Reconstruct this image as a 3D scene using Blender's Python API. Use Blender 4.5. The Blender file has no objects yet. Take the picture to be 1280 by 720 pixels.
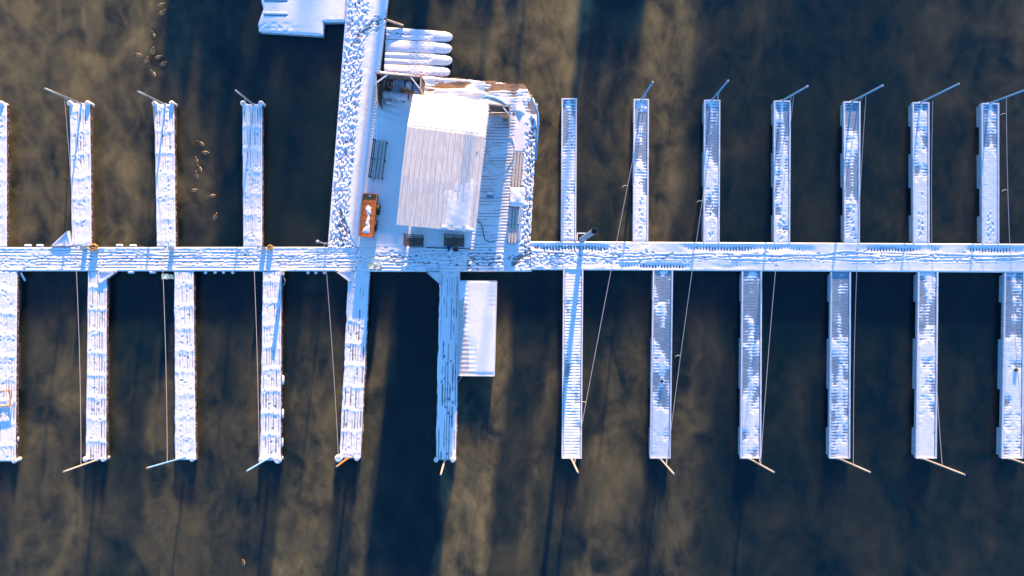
import bpy, math, random
import numpy as np
from mathutils import Vector, Matrix

random.seed(7)
rng = np.random.default_rng(11)
sc = bpy.context.scene
COL = sc.collection

# ------------------------------------------------------------------ geometry of the place
# drone hovers CAMZ above the lake; deck tops stand ZD above the water; 16 photo pixels = 1 m on the decks
CAMZ, ZD, FPX = 54.55, 0.55, 864.0

def P(px, py, z=ZD):
    s = (CAMZ - z) / FPX
    return Vector(((px - 640) * s, (360 - py) * s, z))

SUN_EL = math.radians(8.5)
SUN_H = Vector((0.1142, 0.9935))

# ------------------------------------------------------------------ noise helpers (numpy)
def _hash(ix, iy, seed):
    h = (ix.astype(np.int64) * 374761393 + iy.astype(np.int64) * 668265263 + seed * 1442695041) & 0xFFFFFFFF
    h = ((h ^ (h >> 13)) * 1274126177) & 0xFFFFFFFF
    h = h ^ (h >> 16)
    return (h & 0xFFFFFF) / float(0xFFFFFF) * 2 - 1

def vnoise(x, y, seed=0):
    x = np.asarray(x, float); y = np.asarray(y, float)
    x, y = np.broadcast_arrays(x, y)
    ix = np.floor(x); iy = np.floor(y)
    fx = x - ix; fy = y - iy
    fx = fx * fx * (3 - 2 * fx); fy = fy * fy * (3 - 2 * fy)
    a = _hash(ix, iy, seed); b = _hash(ix + 1, iy, seed)
    c = _hash(ix, iy + 1, seed); d = _hash(ix + 1, iy + 1, seed)
    return (a * (1 - fx) + b * fx) * (1 - fy) + (c * (1 - fx) + d * fx) * fy

def fbm(x, y, o=4, seed=0, gain=0.5):
    r = 0; amp = 1.0; tot = 0
    for k in range(o):
        r = r + amp * vnoise(x * 2 ** k + 17.3 * k, y * 2 ** k - 9.1 * k, seed + k * 31)
        tot += amp; amp *= gain
    return r / tot

def sstep(a, b, x):
    t = np.clip((x - a) / (b - a), 0, 1)
    return t * t * (3 - 2 * t)

# ------------------------------------------------------------------ materials
def new_mat(name):
    m = bpy.data.materials.new(name); m.use_nodes = True
    nt = m.node_tree
    return m, nt, nt.nodes['Principled BSDF']

def mat(name, c1, c2=None, scale=4.0, rough=0.7, metal=0.0, bump=0.0, bscale=30.0, stretch=(1, 1, 1), detail=4, lo=0.35, hi=0.65, spec=0.3):
    m, nt, b = new_mat(name)
    N, L = nt.nodes, nt.links
    b.inputs['Roughness'].default_value = rough
    b.inputs['Metallic'].default_value = metal
    b.inputs['Specular IOR Level'].default_value = spec
    tc = N.new('ShaderNodeTexCoord')
    mp = N.new('ShaderNodeMapping'); mp.inputs['Scale'].default_value = stretch
    L.new(tc.outputs['Object'], mp.inputs['Vector'])
    if c2 is None: c2 = tuple(v * 0.8 for v in c1)
    n = N.new('ShaderNodeTexNoise'); n.inputs['Scale'].default_value = scale; n.inputs['Detail'].default_value = detail
    L.new(mp.outputs['Vector'], n.inputs['Vector'])
    r = N.new('ShaderNodeValToRGB')
    r.color_ramp.elements[0].position = lo; r.color_ramp.elements[1].position = hi
    r.color_ramp.elements[0].color = (*c1, 1); r.color_ramp.elements[1].color = (*c2, 1)
    L.new(n.outputs['Fac'], r.inputs['Fac']); L.new(r.outputs['Color'], b.inputs['Base Color'])
    if bump:
        n2 = N.new('ShaderNodeTexNoise'); n2.inputs['Scale'].default_value = bscale; n2.inputs['Detail'].default_value = 3
        L.new(mp.outputs['Vector'], n2.inputs['Vector'])
        bp = N.new('ShaderNodeBump'); bp.inputs['Strength'].default_value = bump; bp.inputs['Distance'].default_value = 0.02
        L.new(n2.outputs['Fac'], bp.inputs['Height']); L.new(bp.outputs['Normal'], b.inputs['Normal'])
    return m

M = {}
M['roof_snow'] = mat('thin roof snow', (0.84, 0.82, 0.80), (0.76, 0.74, 0.72), 2.5, 0.85, bump=0.2, bscale=14, spec=0.15)
M['snow'] = mat('snow', (0.86, 0.87, 0.89), (0.82, 0.83, 0.86), 3.0, 0.85, bump=0.35, bscale=14, spec=0.15)
M['frost_plank'] = mat('frosted grey planks', (0.29, 0.38, 0.46), (0.22, 0.30, 0.37), 5.0, 0.8, bump=0.2, stretch=(1, 1, 1))
M['old_plank'] = mat('weathered planks', (0.36, 0.34, 0.33), (0.20, 0.185, 0.175), 3.0, 0.85, bump=0.2)
M['brown_plank'] = mat('bare brown planks', (0.46, 0.27, 0.14), (0.30, 0.17, 0.09), 3.0, 0.75, bump=0.2)
M['rub'] = mat('rust stained rub rail', (0.10, 0.045, 0.04), (0.42, 0.36, 0.34), 4.5, 0.7, lo=0.52, hi=0.6)
M['white'] = mat('white paint with frost', (0.82, 0.82, 0.83), (0.70, 0.70, 0.72), 4, 0.6)
M['float'] = mat('blue grey plastic float', (0.42, 0.48, 0.58), (0.32, 0.38, 0.47), 2.5, 0.5)
M['dark'] = mat('dark steel', (0.03, 0.03, 0.035), (0.06, 0.055, 0.05), 6, 0.6)
M['steel'] = mat('galvanised steel', (0.42, 0.45, 0.48), (0.30, 0.33, 0.36), 6, 0.45, 0.5)
M['bluepole'] = mat('blue painted pole', (0.10, 0.30, 0.55), (0.20, 0.36, 0.52), 6, 0.5)
M['tanpole'] = mat('tan wooden pole', (0.46, 0.40, 0.33), (0.34, 0.29, 0.24), 6, 0.7)
M['orange'] = mat('sunlit orange pole', (0.62, 0.22, 0.05), (0.42, 0.14, 0.035), 8, 0.65)  # warm glow of the low sun put into the pole's own colour
M['rust'] = mat('rusty orange sheet', (0.56, 0.18, 0.045), (0.34, 0.10, 0.03), 7, 0.7, bump=0.3, bscale=20)
M['roof'] = mat('frosted metal roof', (0.80, 0.74, 0.67), (0.58, 0.54, 0.49), 5.0, 0.6, stretch=(3.0, 0.25, 1), detail=5)
M['roofstep'] = mat('corrugated cover', (0.62, 0.60, 0.58), (0.50, 0.48, 0.46), 5.0, 0.6)
M['wall'] = mat('pale boarded wall', (0.55, 0.54, 0.52), (0.45, 0.44, 0.43), 4, 0.7)
M['rope'] = mat('pale rope', (0.55, 0.50, 0.46), (0.45, 0.42, 0.40), 20, 0.9)
M['hose'] = mat('dull grey hose', (0.62, 0.66, 0.72), (0.45, 0.5, 0.55), 8, 0.5)
M['gold'] = mat('yellow brown rope', (0.55, 0.33, 0.09), (0.36, 0.19, 0.05), 14, 0.8)
M['tarp'] = mat('blue tarpaulin', (0.10, 0.33, 0.62), (0.20, 0.45, 0.70), 5, 0.5)
M['navy'] = mat('navy cloth', (0.02, 0.03, 0.22), (0.03, 0.04, 0.15), 5, 0.7)
M['lattice'] = mat('dark brown lattice', (0.16, 0.11, 0.085), (0.09, 0.06, 0.05), 6, 0.75)
M['pinkwood'] = mat('pale cedar board', (0.52, 0.42, 0.36), (0.42, 0.32, 0.27), 5, 0.75)
M['benchwood'] = mat('dark bench slats', (0.085, 0.065, 0.055), (0.14, 0.09, 0.06), 8, 0.65)
M['palebench'] = mat('pale bench slats', (0.60, 0.58, 0.57), (0.45, 0.42, 0.40), 8, 0.7)
M['tank'] = mat('pale tank enamel', (0.62, 0.66, 0.70), (0.52, 0.56, 0.60), 3, 0.4)
M['bluegrey'] = mat('blue grey plastic', (0.22, 0.34, 0.46), (0.16, 0.26, 0.36), 5, 0.5)
M['green'] = mat('faded green enamel', (0.12, 0.33, 0.27), (0.6, 0.62, 0.6), 7, 0.6, lo=0.5, hi=0.62)
M['rubber'] = mat('black rubber', (0.02, 0.02, 0.022), (0.035, 0.033, 0.03), 6, 0.7)
M['duckback'] = mat('dark brown feathers', (0.07, 0.05, 0.035), (0.13, 0.09, 0.06), 20, 0.7)
M['duckside'] = mat('pale brown feathers', (0.46, 0.33, 0.20), (0.30, 0.20, 0.12), 20, 0.7)
M['duckhead'] = mat('dark green feathers', (0.02, 0.06, 0.045), (0.05, 0.05, 0.03), 20, 0.5)
M['duckbill'] = mat('yellow bill', (0.55, 0.33, 0.05), (0.5, 0.28, 0.04), 20, 0.5)
M['bark'] = mat('grey brown bark', (0.10, 0.08, 0.065), (0.17, 0.14, 0.12), 6, 0.9)
M['needles'] = mat('dark green needles', (0.03, 0.055, 0.03), (0.05, 0.08, 0.04), 3, 0.8)

# ------------------------------------------------------------------ object helpers
def tag(o, label=None, cat=None, group=None, kind=None):
    if label:
        o['label'] = label
        if not 4 <= len(label.split()) <= 16: print('LABEL', len(label.split()), label)
    if cat: o['category'] = cat
    if group: o['group'] = group
    if kind: o['kind'] = kind
    return o

def thing(name, loc, label, cat, group=None, kind=None):
    o = bpy.data.objects.new(name, None); o.empty_display_size = 0.3
    COL.objects.link(o); o.location = loc
    return tag(o, label, cat, group, kind)

class MB:
    def __init__(s): s.v = []; s.f = []; s.mi = []; s.cur = 0
    def add(s, vs, fs):
        b = len(s.v); s.v += [tuple(p) for p in vs]
        for f in fs: s.f.append([i + b for i in f]); s.mi.append(s.cur)
        return s
    def hexa(s, c):   # 4 bottom ccw, 4 top ccw
        return s.add(c, [(3, 2, 1, 0), (4, 5, 6, 7), (0, 1, 5, 4), (1, 2, 6, 5), (2, 3, 7, 6), (3, 0, 4, 7)])
    def box(s, c, d, rz=0.0):
        cs, sn = math.cos(rz), math.sin(rz); pts = []
        for z in (-.5, .5):
            for x, y in ((-.5, -.5), (.5, -.5), (.5, .5), (-.5, .5)):
                X, Y = x * d[0], y * d[1]
                pts.append((c[0] + X * cs - Y * sn, c[1] + X * sn + Y * cs, c[2] + z * d[2]))
        return s.hexa(pts)
    def bar(s, a, b, w, h):
        a, b = Vector(a), Vector(b); d = (b - a).normalized()
        up = Vector((0, 0, 1)) if abs(d.z) < 0.95 else Vector((0, 1, 0))
        x = d.cross(up).normalized() * (w / 2); y = x.cross(d).normalized() * (h / 2)
        return s.hexa([a - x - y, a + x - y, b + x - y, b - x - y, a - x + y, a + x + y, b + x + y, b - x + y])
    def tube(s, pts, r, n=8, cap=True):
        pts = [Vector(p) for p in pts]; k = len(pts)
        rs = r if isinstance(r, (list, tuple)) else [r] * k
        vs = []; fs = []
        for i, p in enumerate(pts):
            d = (pts[min(i + 1, k - 1)] - pts[max(i - 1, 0)]).normalized()
            up = Vector((0, 0, 1)) if abs(d.z) < 0.95 else Vector((1, 0, 0))
            x = d.cross(up).normalized(); y = d.cross(x).normalized()
            for j in range(n):
                a = 2 * math.pi * j / n
                vs.append(p + (x * math.cos(a) + y * math.sin(a)) * rs[i])
        for i in range(k - 1):
            for j in range(n):
                fs.append((i * n + j, i * n + (j + 1) % n, (i + 1) * n + (j + 1) % n, (i + 1) * n + j))
        if cap: fs.append(tuple(range(n))[::-1]); fs.append(tuple((k - 1) * n + j for j in range(n)))
        return s.add(vs, fs)
    def lathe(s, c, prof, n=16, cap=True):
        vs = []; fs = []; k = len(prof)
        for r, z in prof:
            for j in range(n):
                a = 2 * math.pi * j / n
                vs.append((c[0] + r * math.cos(a), c[1] + r * math.sin(a), c[2] + z))
        for i in range(k - 1):
            for j in range(n):
                fs.append((i * n + j, i * n + (j + 1) % n, (i + 1) * n + (j + 1) % n, (i + 1) * n + j))
        if cap: fs.append(tuple(range(n))[::-1]); fs.append(tuple((k - 1) * n + j for j in range(n)))
        return s.add(vs, fs)
    def prism(s, pts, z0, z1):
        n = len(pts)
        vs = [(p[0], p[1], z0) for p in pts] + [(p[0], p[1], z1) for p in pts]
        ar = sum(pts[i][0] * pts[(i + 1) % n][1] - pts[(i + 1) % n][0] * pts[i][1] for i in range(n))
        fs = [tuple(range(n))[::-1], tuple(range(n, 2 * n))] + [(i, (i + 1) % n, n + (i + 1) % n, n + i) for i in range(n)]
        if ar < 0: fs = [f[::-1] for f in fs]
        return s.add(vs, fs)
    def build(s, name, m, parent=None, smooth=False, loc=None):
        if parent is not None: o0 = Vector(parent.matrix_basis.translation); 
        else: o0 = Vector(loc) if loc is not None else Vector((0, 0, 0))
        if parent is not None and parent.parent is not None: o0 = o0 + parent.parent.matrix_basis.translation
        me = bpy.data.meshes.new(name)
        me.from_pydata([(p[0] - o0.x, p[1] - o0.y, p[2] - o0.z) for p in s.v], [], s.f)
        ms = m if isinstance(m, list) else [m]
        for q in ms: me.materials.append(M[q] if isinstance(q, str) else q)
        if len(ms) > 1: me.polygons.foreach_set('material_index', s.mi)
        if smooth: me.polygons.foreach_set('use_smooth', [True] * len(me.polygons))
        me.update()
        o = bpy.data.objects.new(name, me); COL.objects.link(o)
        if parent is not None: o.parent = parent
        elif loc is not None: o.location = loc
        return o

def grid_mesh(name, X, Y, Z, keep, m, parent=None, loc=None):
    """X,Y,Z arrays [nv,nu]; keep boolean per vertex: a face is built when any of its corners is kept"""
    nv, nu = X.shape
    o0 = Vector((0, 0, 0))
    if parent is not None:
        o0 = Vector(parent.matrix_basis.translation)
        if parent.parent is not None: o0 = o0 + parent.parent.matrix_basis.translation
    elif loc is not None: o0 = Vector(loc)
    idx = np.arange(nv * nu).reshape(nv, nu)
    a = idx[:-1, :-1].ravel(); b = idx[:-1, 1:].ravel(); c = idx[1:, 1:].ravel(); d = idx[1:, :-1].ravel()
    k = keep.ravel()
    sel = k[a] | k[b] | k[c] | k[d]
    F = np.stack([a, b, c, d], 1)[sel]
    # orientation upward
    v0 = np.array([X[0, 1] - X[0, 0], Y[0, 1] - Y[0, 0]]); v1 = np.array([X[1, 0] - X[0, 0], Y[1, 0] - Y[0, 0]])
    if v0[0] * v1[1] - v0[1] * v1[0] < 0: F = F[:, ::-1]
    used = np.unique(F); remap = -np.ones(nv * nu, int); remap[used] = np.arange(len(used))
    V = np.stack([X.ravel() - o0.x, Y.ravel() - o0.y, Z.ravel() - o0.z], 1)[used]
    F = remap[F]
    me = bpy.data.meshes.new(name)
    me.vertices.add(len(V)); me.vertices.foreach_set('co', V.astype(np.float32).ravel())
    me.loops.add(F.size); me.loops.foreach_set('vertex_index', F.astype(np.int32).ravel())
    me.polygons.add(len(F))
    me.polygons.foreach_set('loop_start', np.arange(0, F.size, 4, dtype=np.int32))
    me.polygons.foreach_set('use_smooth', np.ones(len(F), bool))
    me.materials.append(M[m]); me.update(calc_edges=True); me.validate()
    o = bpy.data.objects.new(name, me); COL.objects.link(o)
    if parent is not None: o.parent = parent
    elif loc is not None: o.location = loc
    return o

class Quad:
    """a deck outline from four photo corners TL, TR, BR, BL (pixels on the deck plane)"""
    def __init__(q, tl, tr, br, bl, z=ZD):
        q.z = z
        q.c = [P(*p, z) for p in (tl, tr, br, bl)]
        q.W = ((q.c[1] - q.c[0]).length + (q.c[2] - q.c[3]).length) / 2
        q.L = ((q.c[3] - q.c[0]).length + (q.c[2] - q.c[1]).length) / 2
    def at(q, u, v, z=None):
        a = q.c[0].lerp(q.c[1], u); b = q.c[3].lerp(q.c[2], u)
        p = a.lerp(b, v); p.z = q.z if z is None else z
        return p
    def center(q): return q.at(.5, .5)
    def arrays(q, nu, nv):
        U, V = np.meshgrid(np.linspace(0, 1, nu), np.linspace(0, 1, nv))
        c = [np.array(k) for k in q.c]
        X = (c[0][0] * (1 - U) + c[1][0] * U) * (1 - V) + (c[3][0] * (1 - U) + c[2][0] * U) * V
        Y = (c[0][1] * (1 - U) + c[1][1] * U) * (1 - V) + (c[3][1] * (1 - U) + c[2][1] * U) * V
        return U, V, X, Y

def planks(q, along, pitch, gap, thick=0.05, z=None, u0=0, u1=1, v0=0, v1=1, jit=0.0):
    z = q.z if z is None else z
    m = MB()
    n = max(1, round((q.L * (v1 - v0) if not along else q.W * (u1 - u0)) / pitch))
    for i in range(n):
        if along:
            a = u0 + (u1 - u0) * i / n; b = u0 + (u1 - u0) * (i + 1) / n - gap / q.W
            ends = ((a, v0), (b, v0), (b, v1), (a, v1))
        else:
            a = v0 + (v1 - v0) * i / n; b = v0 + (v1 - v0) * (i + 1) / n - gap / q.L
            ends = ((u0, a), (u1, a), (u1, b), (u0, b))
        dz = random.uniform(-jit, 0)
        pts = [q.at(*e, z + dz) for e in ends]
        lo = [(p.x, p.y, p.z - thick) for p in pts]
        m.hexa([lo[3], lo[2], lo[1], lo[0], pts[3], pts[2], pts[1], pts[0]])
    return m

def stamp(H, W, L, s, t, ang, a=0.16, b=0.075, depth=0.05, rim=0.015):
    nv, nu = H.shape; ds = W / (nu - 1); dt = L / (nv - 1)
    R = a * 1.9
    i0, i1 = int((s - R) / ds), int((s + R) / ds) + 2; j0, j1 = int((t - R) / dt), int((t + R) / dt) + 2
    i0, j0 = max(i0, 0), max(j0, 0); i1, j1 = min(i1, nu), min(j1, nv)
    if i1 <= i0 or j1 <= j0: return
    S, T = np.meshgrid(np.arange(i0, i1) * ds - s, np.arange(j0, j1) * dt - t)
    c, n = math.cos(ang), math.sin(ang)
    p = (S * c + T * n) / a; q = (-S * n + T * c) / b
    r2 = p * p + q * q
    H[j0:j1, i0:i1] += -depth * np.exp(-r2 ** 2) + rim * np.exp(-(np.sqrt(r2) - 1.45) ** 2 / 0.08)

def snow_on(q, hfun, parent, res=0.05, over=0.0, edges=(1, 1, 1, 1), name='snow_cover', u0=0, u1=1, seed=0, floor=-0.03, m='snow', prints=None, ragged=0.0):
    """heightfield of snow on quad q; edges = (top, right, bottom, left) flags: taper down there"""
    nu = max(6, int(q.W * (u1 - u0) / res) + 1); nv = max(6, int(q.L / res) + 1)
    U, V, X, Y = q.arrays(nu, nv)
    if (u0, u1) != (0, 1):
        q2 = Quad.__new__(Quad); q2.z = q.z
        q2.c = [q.at(u0, 0), q.at(u1, 0), q.at(u1, 1), q.at(u0, 1)]; q2.W = q.W * (u1 - u0); q2.L = q.L
        q = q2; U, V, X, Y = q.arrays(nu, nv)
    S, T = U * q.W, V * q.L
    H = hfun(S, T, q.W, q.L)
    if prints: prints(H, q.W, q.L)
    if ragged:   # snow hanging over the long edges in an uneven line
        rl = ragged * (0.5 + 0.9 * fbm(T[:, :1] * 1.3, 0 * T[:, :1], 4, seed + 5)); rr = ragged * (0.5 + 0.9 * fbm(T[:, :1] * 1.3, 0 * T[:, :1] + 9, 4, seed + 6))
        k = (1 - 2 * U)
        off = np.where(k > 0, -rl * np.clip(k, 0, 1) ** 3, rr * np.clip(-k, 0, 1) ** 3)
        d = (q.c[1] - q.c[0]).normalized()
        X = X + off * d.x; Y = Y + off * d.y
    e = 0.07
    ed = np.ones_like(S)
    if edges[0]: ed = np.minimum(ed, np.clip(T / e, 0, 1))
    if edges[2]: ed = np.minimum(ed, np.clip((q.L - T) / e, 0, 1))
    if edges[3]: ed = np.minimum(ed, np.clip(S / e, 0, 1))
    if edges[1]: ed = np.minimum(ed, np.clip((q.W - S) / e, 0, 1))
    Hs = np.maximum(H, floor)
    Hs = floor + (Hs - floor) * np.sqrt(ed)
    keep = Hs > floor + 0.006
    return grid_mesh(name, X, Y, q.z + Hs, keep, m, parent)

# ------------------------------------------------------------------ camera, sun, sky
cam = bpy.data.objects.new('camera', bpy.data.cameras.new('camera')); COL.objects.link(cam)
cam.location = (0, 0, CAMZ); cam.rotation_euler = (0, 0, 0)
cam.data.sensor_width = 36; cam.data.lens = 18 * (FPX / 640); cam.data.clip_end = 2000
sc.camera = cam
S = Vector((SUN_H.x * math.cos(SUN_EL), SUN_H.y * math.cos(SUN_EL), math.sin(SUN_EL)))
sun = bpy.data.objects.new('sun', bpy.data.lights.new('sun', 'SUN')); COL.objects.link(sun)
sun.rotation_euler = S.to_track_quat('Z', 'Y').to_euler(); sun.location = (20, 200, 60)
sun.data.energy = 4.5; sun.data.angle = math.radians(0.8); sun.data.color = (1.0, 0.60, 0.27)
w = bpy.data.worlds.new('World'); sc.world = w; w.use_nodes = True
nt = w.node_tree; bg = nt.nodes['Background']
sky = nt.nodes.new('ShaderNodeTexSky'); sky.sky_type = 'NISHITA'; sky.sun_disc = False
sky.sun_elevation = SUN_EL; sky.sun_rotation = math.atan2(SUN_H.x, SUN_H.y)
sky.air_density = 1.0; sky.dust_density = 0.0; sky.ozone_density = 5.0
nt.links.new(sky.outputs['Color'], bg.inputs['Color']); bg.inputs['Strength'].default_value = 0.142
vs = sc.view_settings; vs.view_transform = 'Standard'; vs.look = 'None'; vs.gamma = 1; vs.exposure = 2.08
sc.cycles.max_bounces = 6; sc.cycles.diffuse_bounces = 3; sc.cycles.glossy_bounces = 3
sc.cycles.transparent_max_bounces = 8; sc.cycles.volume_bounces = 0
sc.cycles.use_denoising = True
sc.cycles.caustics_reflective = False; sc.cycles.caustics_refractive = False

# ------------------------------------------------------------------ water
def make_water():
    m, nt, b = new_mat('dark lake water'); N, L = nt.nodes, nt.links
    b.inputs['Base Color'].default_value = (0.0015, 0.014, 0.020, 1); b.inputs['Roughness'].default_value = 0.12
    b.inputs['IOR'].default_value = 1.333; b.inputs['Specular IOR Level'].default_value = 0.5
    tc = N.new('ShaderNodeTexCoord')
    n = N.new('ShaderNodeTexNoise'); n.inputs['Scale'].default_value = 2.2; n.inputs['Detail'].default_value = 6; n.inputs['Roughness'].default_value = 0.62
    bp = N.new('ShaderNodeBump'); bp.inputs['Strength'].default_value = 0.25; bp.inputs['Distance'].default_value = 0.05
    L.new(tc.outputs['Object'], n.inputs['Vector']); L.new(n.outputs['Fac'], bp.inputs['Height']); L.new(bp.outputs['Normal'], b.inputs['Normal'])
    mb = MB(); mb.add([(-500, -500, 0), (500, -500, 0), (500, 500, 0), (-500, 500, 0)], [(0, 1, 2, 3)])
    tag(mb.build('water', m), kind='structure')
make_water()

# shore the approach walkway comes from, north of the picture
mb = MB(); mb.add([(-500, 48, -0.3), (500, 48, -0.3), (500, 52, 0.5), (-500, 52, 0.5), (500, 500, 3), (-500, 500, 3)], [(0, 1, 2, 3), (3, 2, 4, 5)])
tag(mb.build('shore', 'snow'), kind='structure')

# ------------------------------------------------------------------ steam fog drifting on the water
def make_mist():
    m = bpy.data.materials.new('steam fog'); m.use_nodes = True
    nt = m.node_tree; N, L = nt.nodes, nt.links
    for n in list(N): N.remove(n)
    out = N.new('ShaderNodeOutputMaterial'); pv = N.new('ShaderNodeVolumePrincipled')
    pv.inputs['Color'].default_value = (0.95, 0.88, 0.50, 1); pv.inputs['Anisotropy'].default_value = 0.0
    L.new(pv.outputs['Volume'], out.inputs['Volume'])
    def math_(op, a, b=None, clamp=False):
        n = N.new('ShaderNodeMath'); n.operation = op; n.use_clamp = clamp
        for i, x in enumerate((a, b)):
            if x is None: continue
            if isinstance(x, (int, float)): n.inputs[i].default_value = x
            else: L.new(x, n.inputs[i])
        return n.outputs[0]
    def mrange(x, a, b, c, d, smooth=True):
        n = N.new('ShaderNodeMapRange'); n.interpolation_type = 'SMOOTHSTEP' if smooth else 'LINEAR'
        L.new(x, n.inputs[0])
        for i, v in enumerate((a, b, c, d)): n.inputs[1 + i].default_value = v
        return n.outputs[0]
    geo = N.new('ShaderNodeNewGeometry')
    sep = N.new('ShaderNodeSeparateXYZ'); L.new(geo.outputs['Position'], sep.inputs[0])
    # slow warping so the lanes of fog have no ruled edges
    wn = N.new('ShaderNodeTexNoise'); wn.inputs['Scale'].default_value = 0.22; wn.inputs['Detail'].default_value = 3
    L.new(geo.outputs['Position'], wn.inputs['Vector'])
    wob = math_('MULTIPLY', math_('SUBTRACT', wn.outputs['Fac'], 0.5), 1.5)
    # lanes run parallel to the cast shadows; thinned fog stands in for dark bands
    lane = math_('ADD', math_('SUBTRACT', sep.outputs['X'], math_('MULTIPLY', sep.outputs['Y'], 0.115)), wob)
    # lane coordinate in photo pixels u = x_px + .115*y_px
    u = math_('ADD', math_('MULTIPLY', lane, 16.0), 640 + 0.115 * 360)
    f = mrange(u, -100, 1500, 0, 1, False)
    def ramp(stops):
        r = N.new('ShaderNodeValToRGB'); r.color_ramp.interpolation = 'EASE'
        els = r.color_ramp.elements
        while len(els) > 1: els.remove(els[-1])
        for i, (px, v) in enumerate(stops):
            p = (px + 100) / 1600
            e = els[0] if i == 0 else els.new(p)
            e.position = p; e.color = (v, v, v, 1)
        L.new(f, r.inputs['Fac']); return r.outputs['Color']
    top = ramp(MIST_TOP); bot = ramp(MIST_BOT)
    k = mrange(sep.outputs['Y'], -2, 4, 0, 1)
    mx = N.new('ShaderNodeMix'); mx.data_type = 'FLOAT'
    L.new(k, mx.inputs[0]); L.new(bot, mx.inputs[2]); L.new(top, mx.inputs[3])
    # wisps: two stretched, distorted noises
    def wisps(scale, rot, st, detail, dist, w=0.0):
        mp = N.new('ShaderNodeMapping'); mp.inputs['Rotation'].default_value = (0, 0, rot); mp.inputs['Scale'].default_value = st
        L.new(geo.outputs['Position'], mp.inputs['Vector'])
        n = N.new('ShaderNodeTexNoise'); n.inputs['Scale'].default_value = scale; n.inputs['Detail'].default_value = detail
        n.inputs['Roughness'].default_value = 0.6; n.inputs['Distortion'].default_value = dist
        L.new(mp.outputs['Vector'], n.inputs['Vector']); return n.outputs['Fac']
    a = wisps(0.19, 0.8, (1.25, 0.85, 0.15), 8, 0.6)
    b = wisps(0.6, 0.9, (1.35, 0.85, 0.15), 7, 0.6)
    wv = math_('ADD', math_('MULTIPLY', math_('POWER', mrange(a, 0.33, 0.74, 0, 1, False), 2.0), 2.9), math_('MULTIPLY', mrange(b, 0.40, 0.72, 0, 1, False), 0.95))
    wv = math_('ADD', wv, 0.11)
    # the fog is thin in the lee of the long walkway and gathers again further downwind
    lee = math_('MAXIMUM', mrange(sep.outputs['Y'], -1.0, -7.5, 0.14, 1.0), k)
    dens = math_('MULTIPLY', math_('MULTIPLY', math_('MULTIPLY', wv, mx.outputs[0]), lee), MIST_D)
    # thins out upward
    L.new(dens, pv.inputs['Density'])
    mb = MB(); mb.box((0, 3, 0.255), (150, 80, 0.43))
    tag(mb.build('mist', m), kind='stuff')
MIST_D = 0.265
MIST_TOP = [(0, .62), (185, .6), (210, .34), (290, .26), (315, .05), (430, .05), (505, .08), (560, .3), (600, .52), (640, .62), (672, 1.0), (728, 1.0), (745, .22), (795, .26), (820, .7), (862, .7), (888, .18), (930, .14), (1000, .07), (1100, .07), (1200, .13), (1290, .26), (1400, .4)]
MIST_BOT = [(0, .2), (82, .18), (98, .36), (170, .36), (186, .16), (238, .13), (252, .36), (288, .38), (302, .24), (388, .27), (400, .13), (418, .12), (430, .55), (482, .52), (490, .12), (512, .12), (520, .42), (532, .42), (538, .10), (618, .10), (626, .9), (682, .9), (692, .13), (726, .15), (736, .42), (750, .14), (800, .16), (814, .48), (868, .42), (884, .10), (918, .48), (965, .075)]
assert len(MIST_TOP) <= 32 and len(MIST_BOT) <= 32
make_mist()

# ------------------------------------------------------------------ trees and masts on the shore north of the frame (they throw the long shadows)
def xy_from_u(u, yt):
    return (u - 640) / 16 + (yt - 22.5) * 0.115
def conifer(u, width_px, end_px, yt, dens=1.0, label='tall dark conifer on the snowy shore beyond the walkway'):
    x = xy_from_u(u, yt); ye = (360 - end_px) / 16
    h = (yt - ye) * 1.007 * math.tan(SUN_EL) - 0.2; r = width_px / 16 / 2
    t = thing('pine_tree', (x, yt, 0.6), label, 'tree', 'trees on the far shore')
    mb = MB(); mb.tube([(x, yt, 0.3), (x + .1, yt, h * .5), (x, yt, h * .97)], [0.22, 0.14, 0.02], 7); mb.build('trunk', 'bark', t)
    n = int(900 * dens * max(.5, r * h / 30)); vs = []; fs = []
    for i in range(n):
        z = random.random() ** 0.8
        rr = r * (1.0 - 0.55 * z ** 2.2) * (0.8 + 0.3 * math.sin(z * 23 + i % 3)) * math.sqrt(random.random())
        a = random.uniform(0, 6.283)
        c = Vector((x + rr * math.cos(a), yt + rr * math.sin(a), 0.8 + z * (h - 0.8)))
        s = random.uniform(0.35, 0.75)
        d1 = Vector((random.gauss(0, 1), random.gauss(0, 1), random.gauss(0, .7))).normalized() * s
        d2 = d1.cross(Vector((random.gauss(0, 1), random.gauss(0, 1), random.gauss(0, 1)))).normalized() * s * .6
        b = len(vs); vs += [c - d1, c + d2, c + d1, c - d2]; fs.append((b, b + 1, b + 2, b + 3))
    m = MB(); m.add(vs, fs); m.build('crown', 'needles', t)
def mast(u, r, end_px, yt):
    x = xy_from_u(u, yt); h = min(24, (yt - (360 - end_px) / 16) * math.tan(SUN_EL) + 1)
    t = thing('light_mast', (x, yt, 0.5), 'tall slim steel mast standing on the far shore', 'mast', 'masts on the far shore')
    mb = MB(); mb.tube([(x, yt, 0.2), (x, yt, h)], [r, r * .8], 10); mb.build('shaft', 'steel', t)
    mb = MB(); mb.box((x, yt, h + .1), (.8, .5, .2)); mb.build('lamp_head', 'steel', t)
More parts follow.
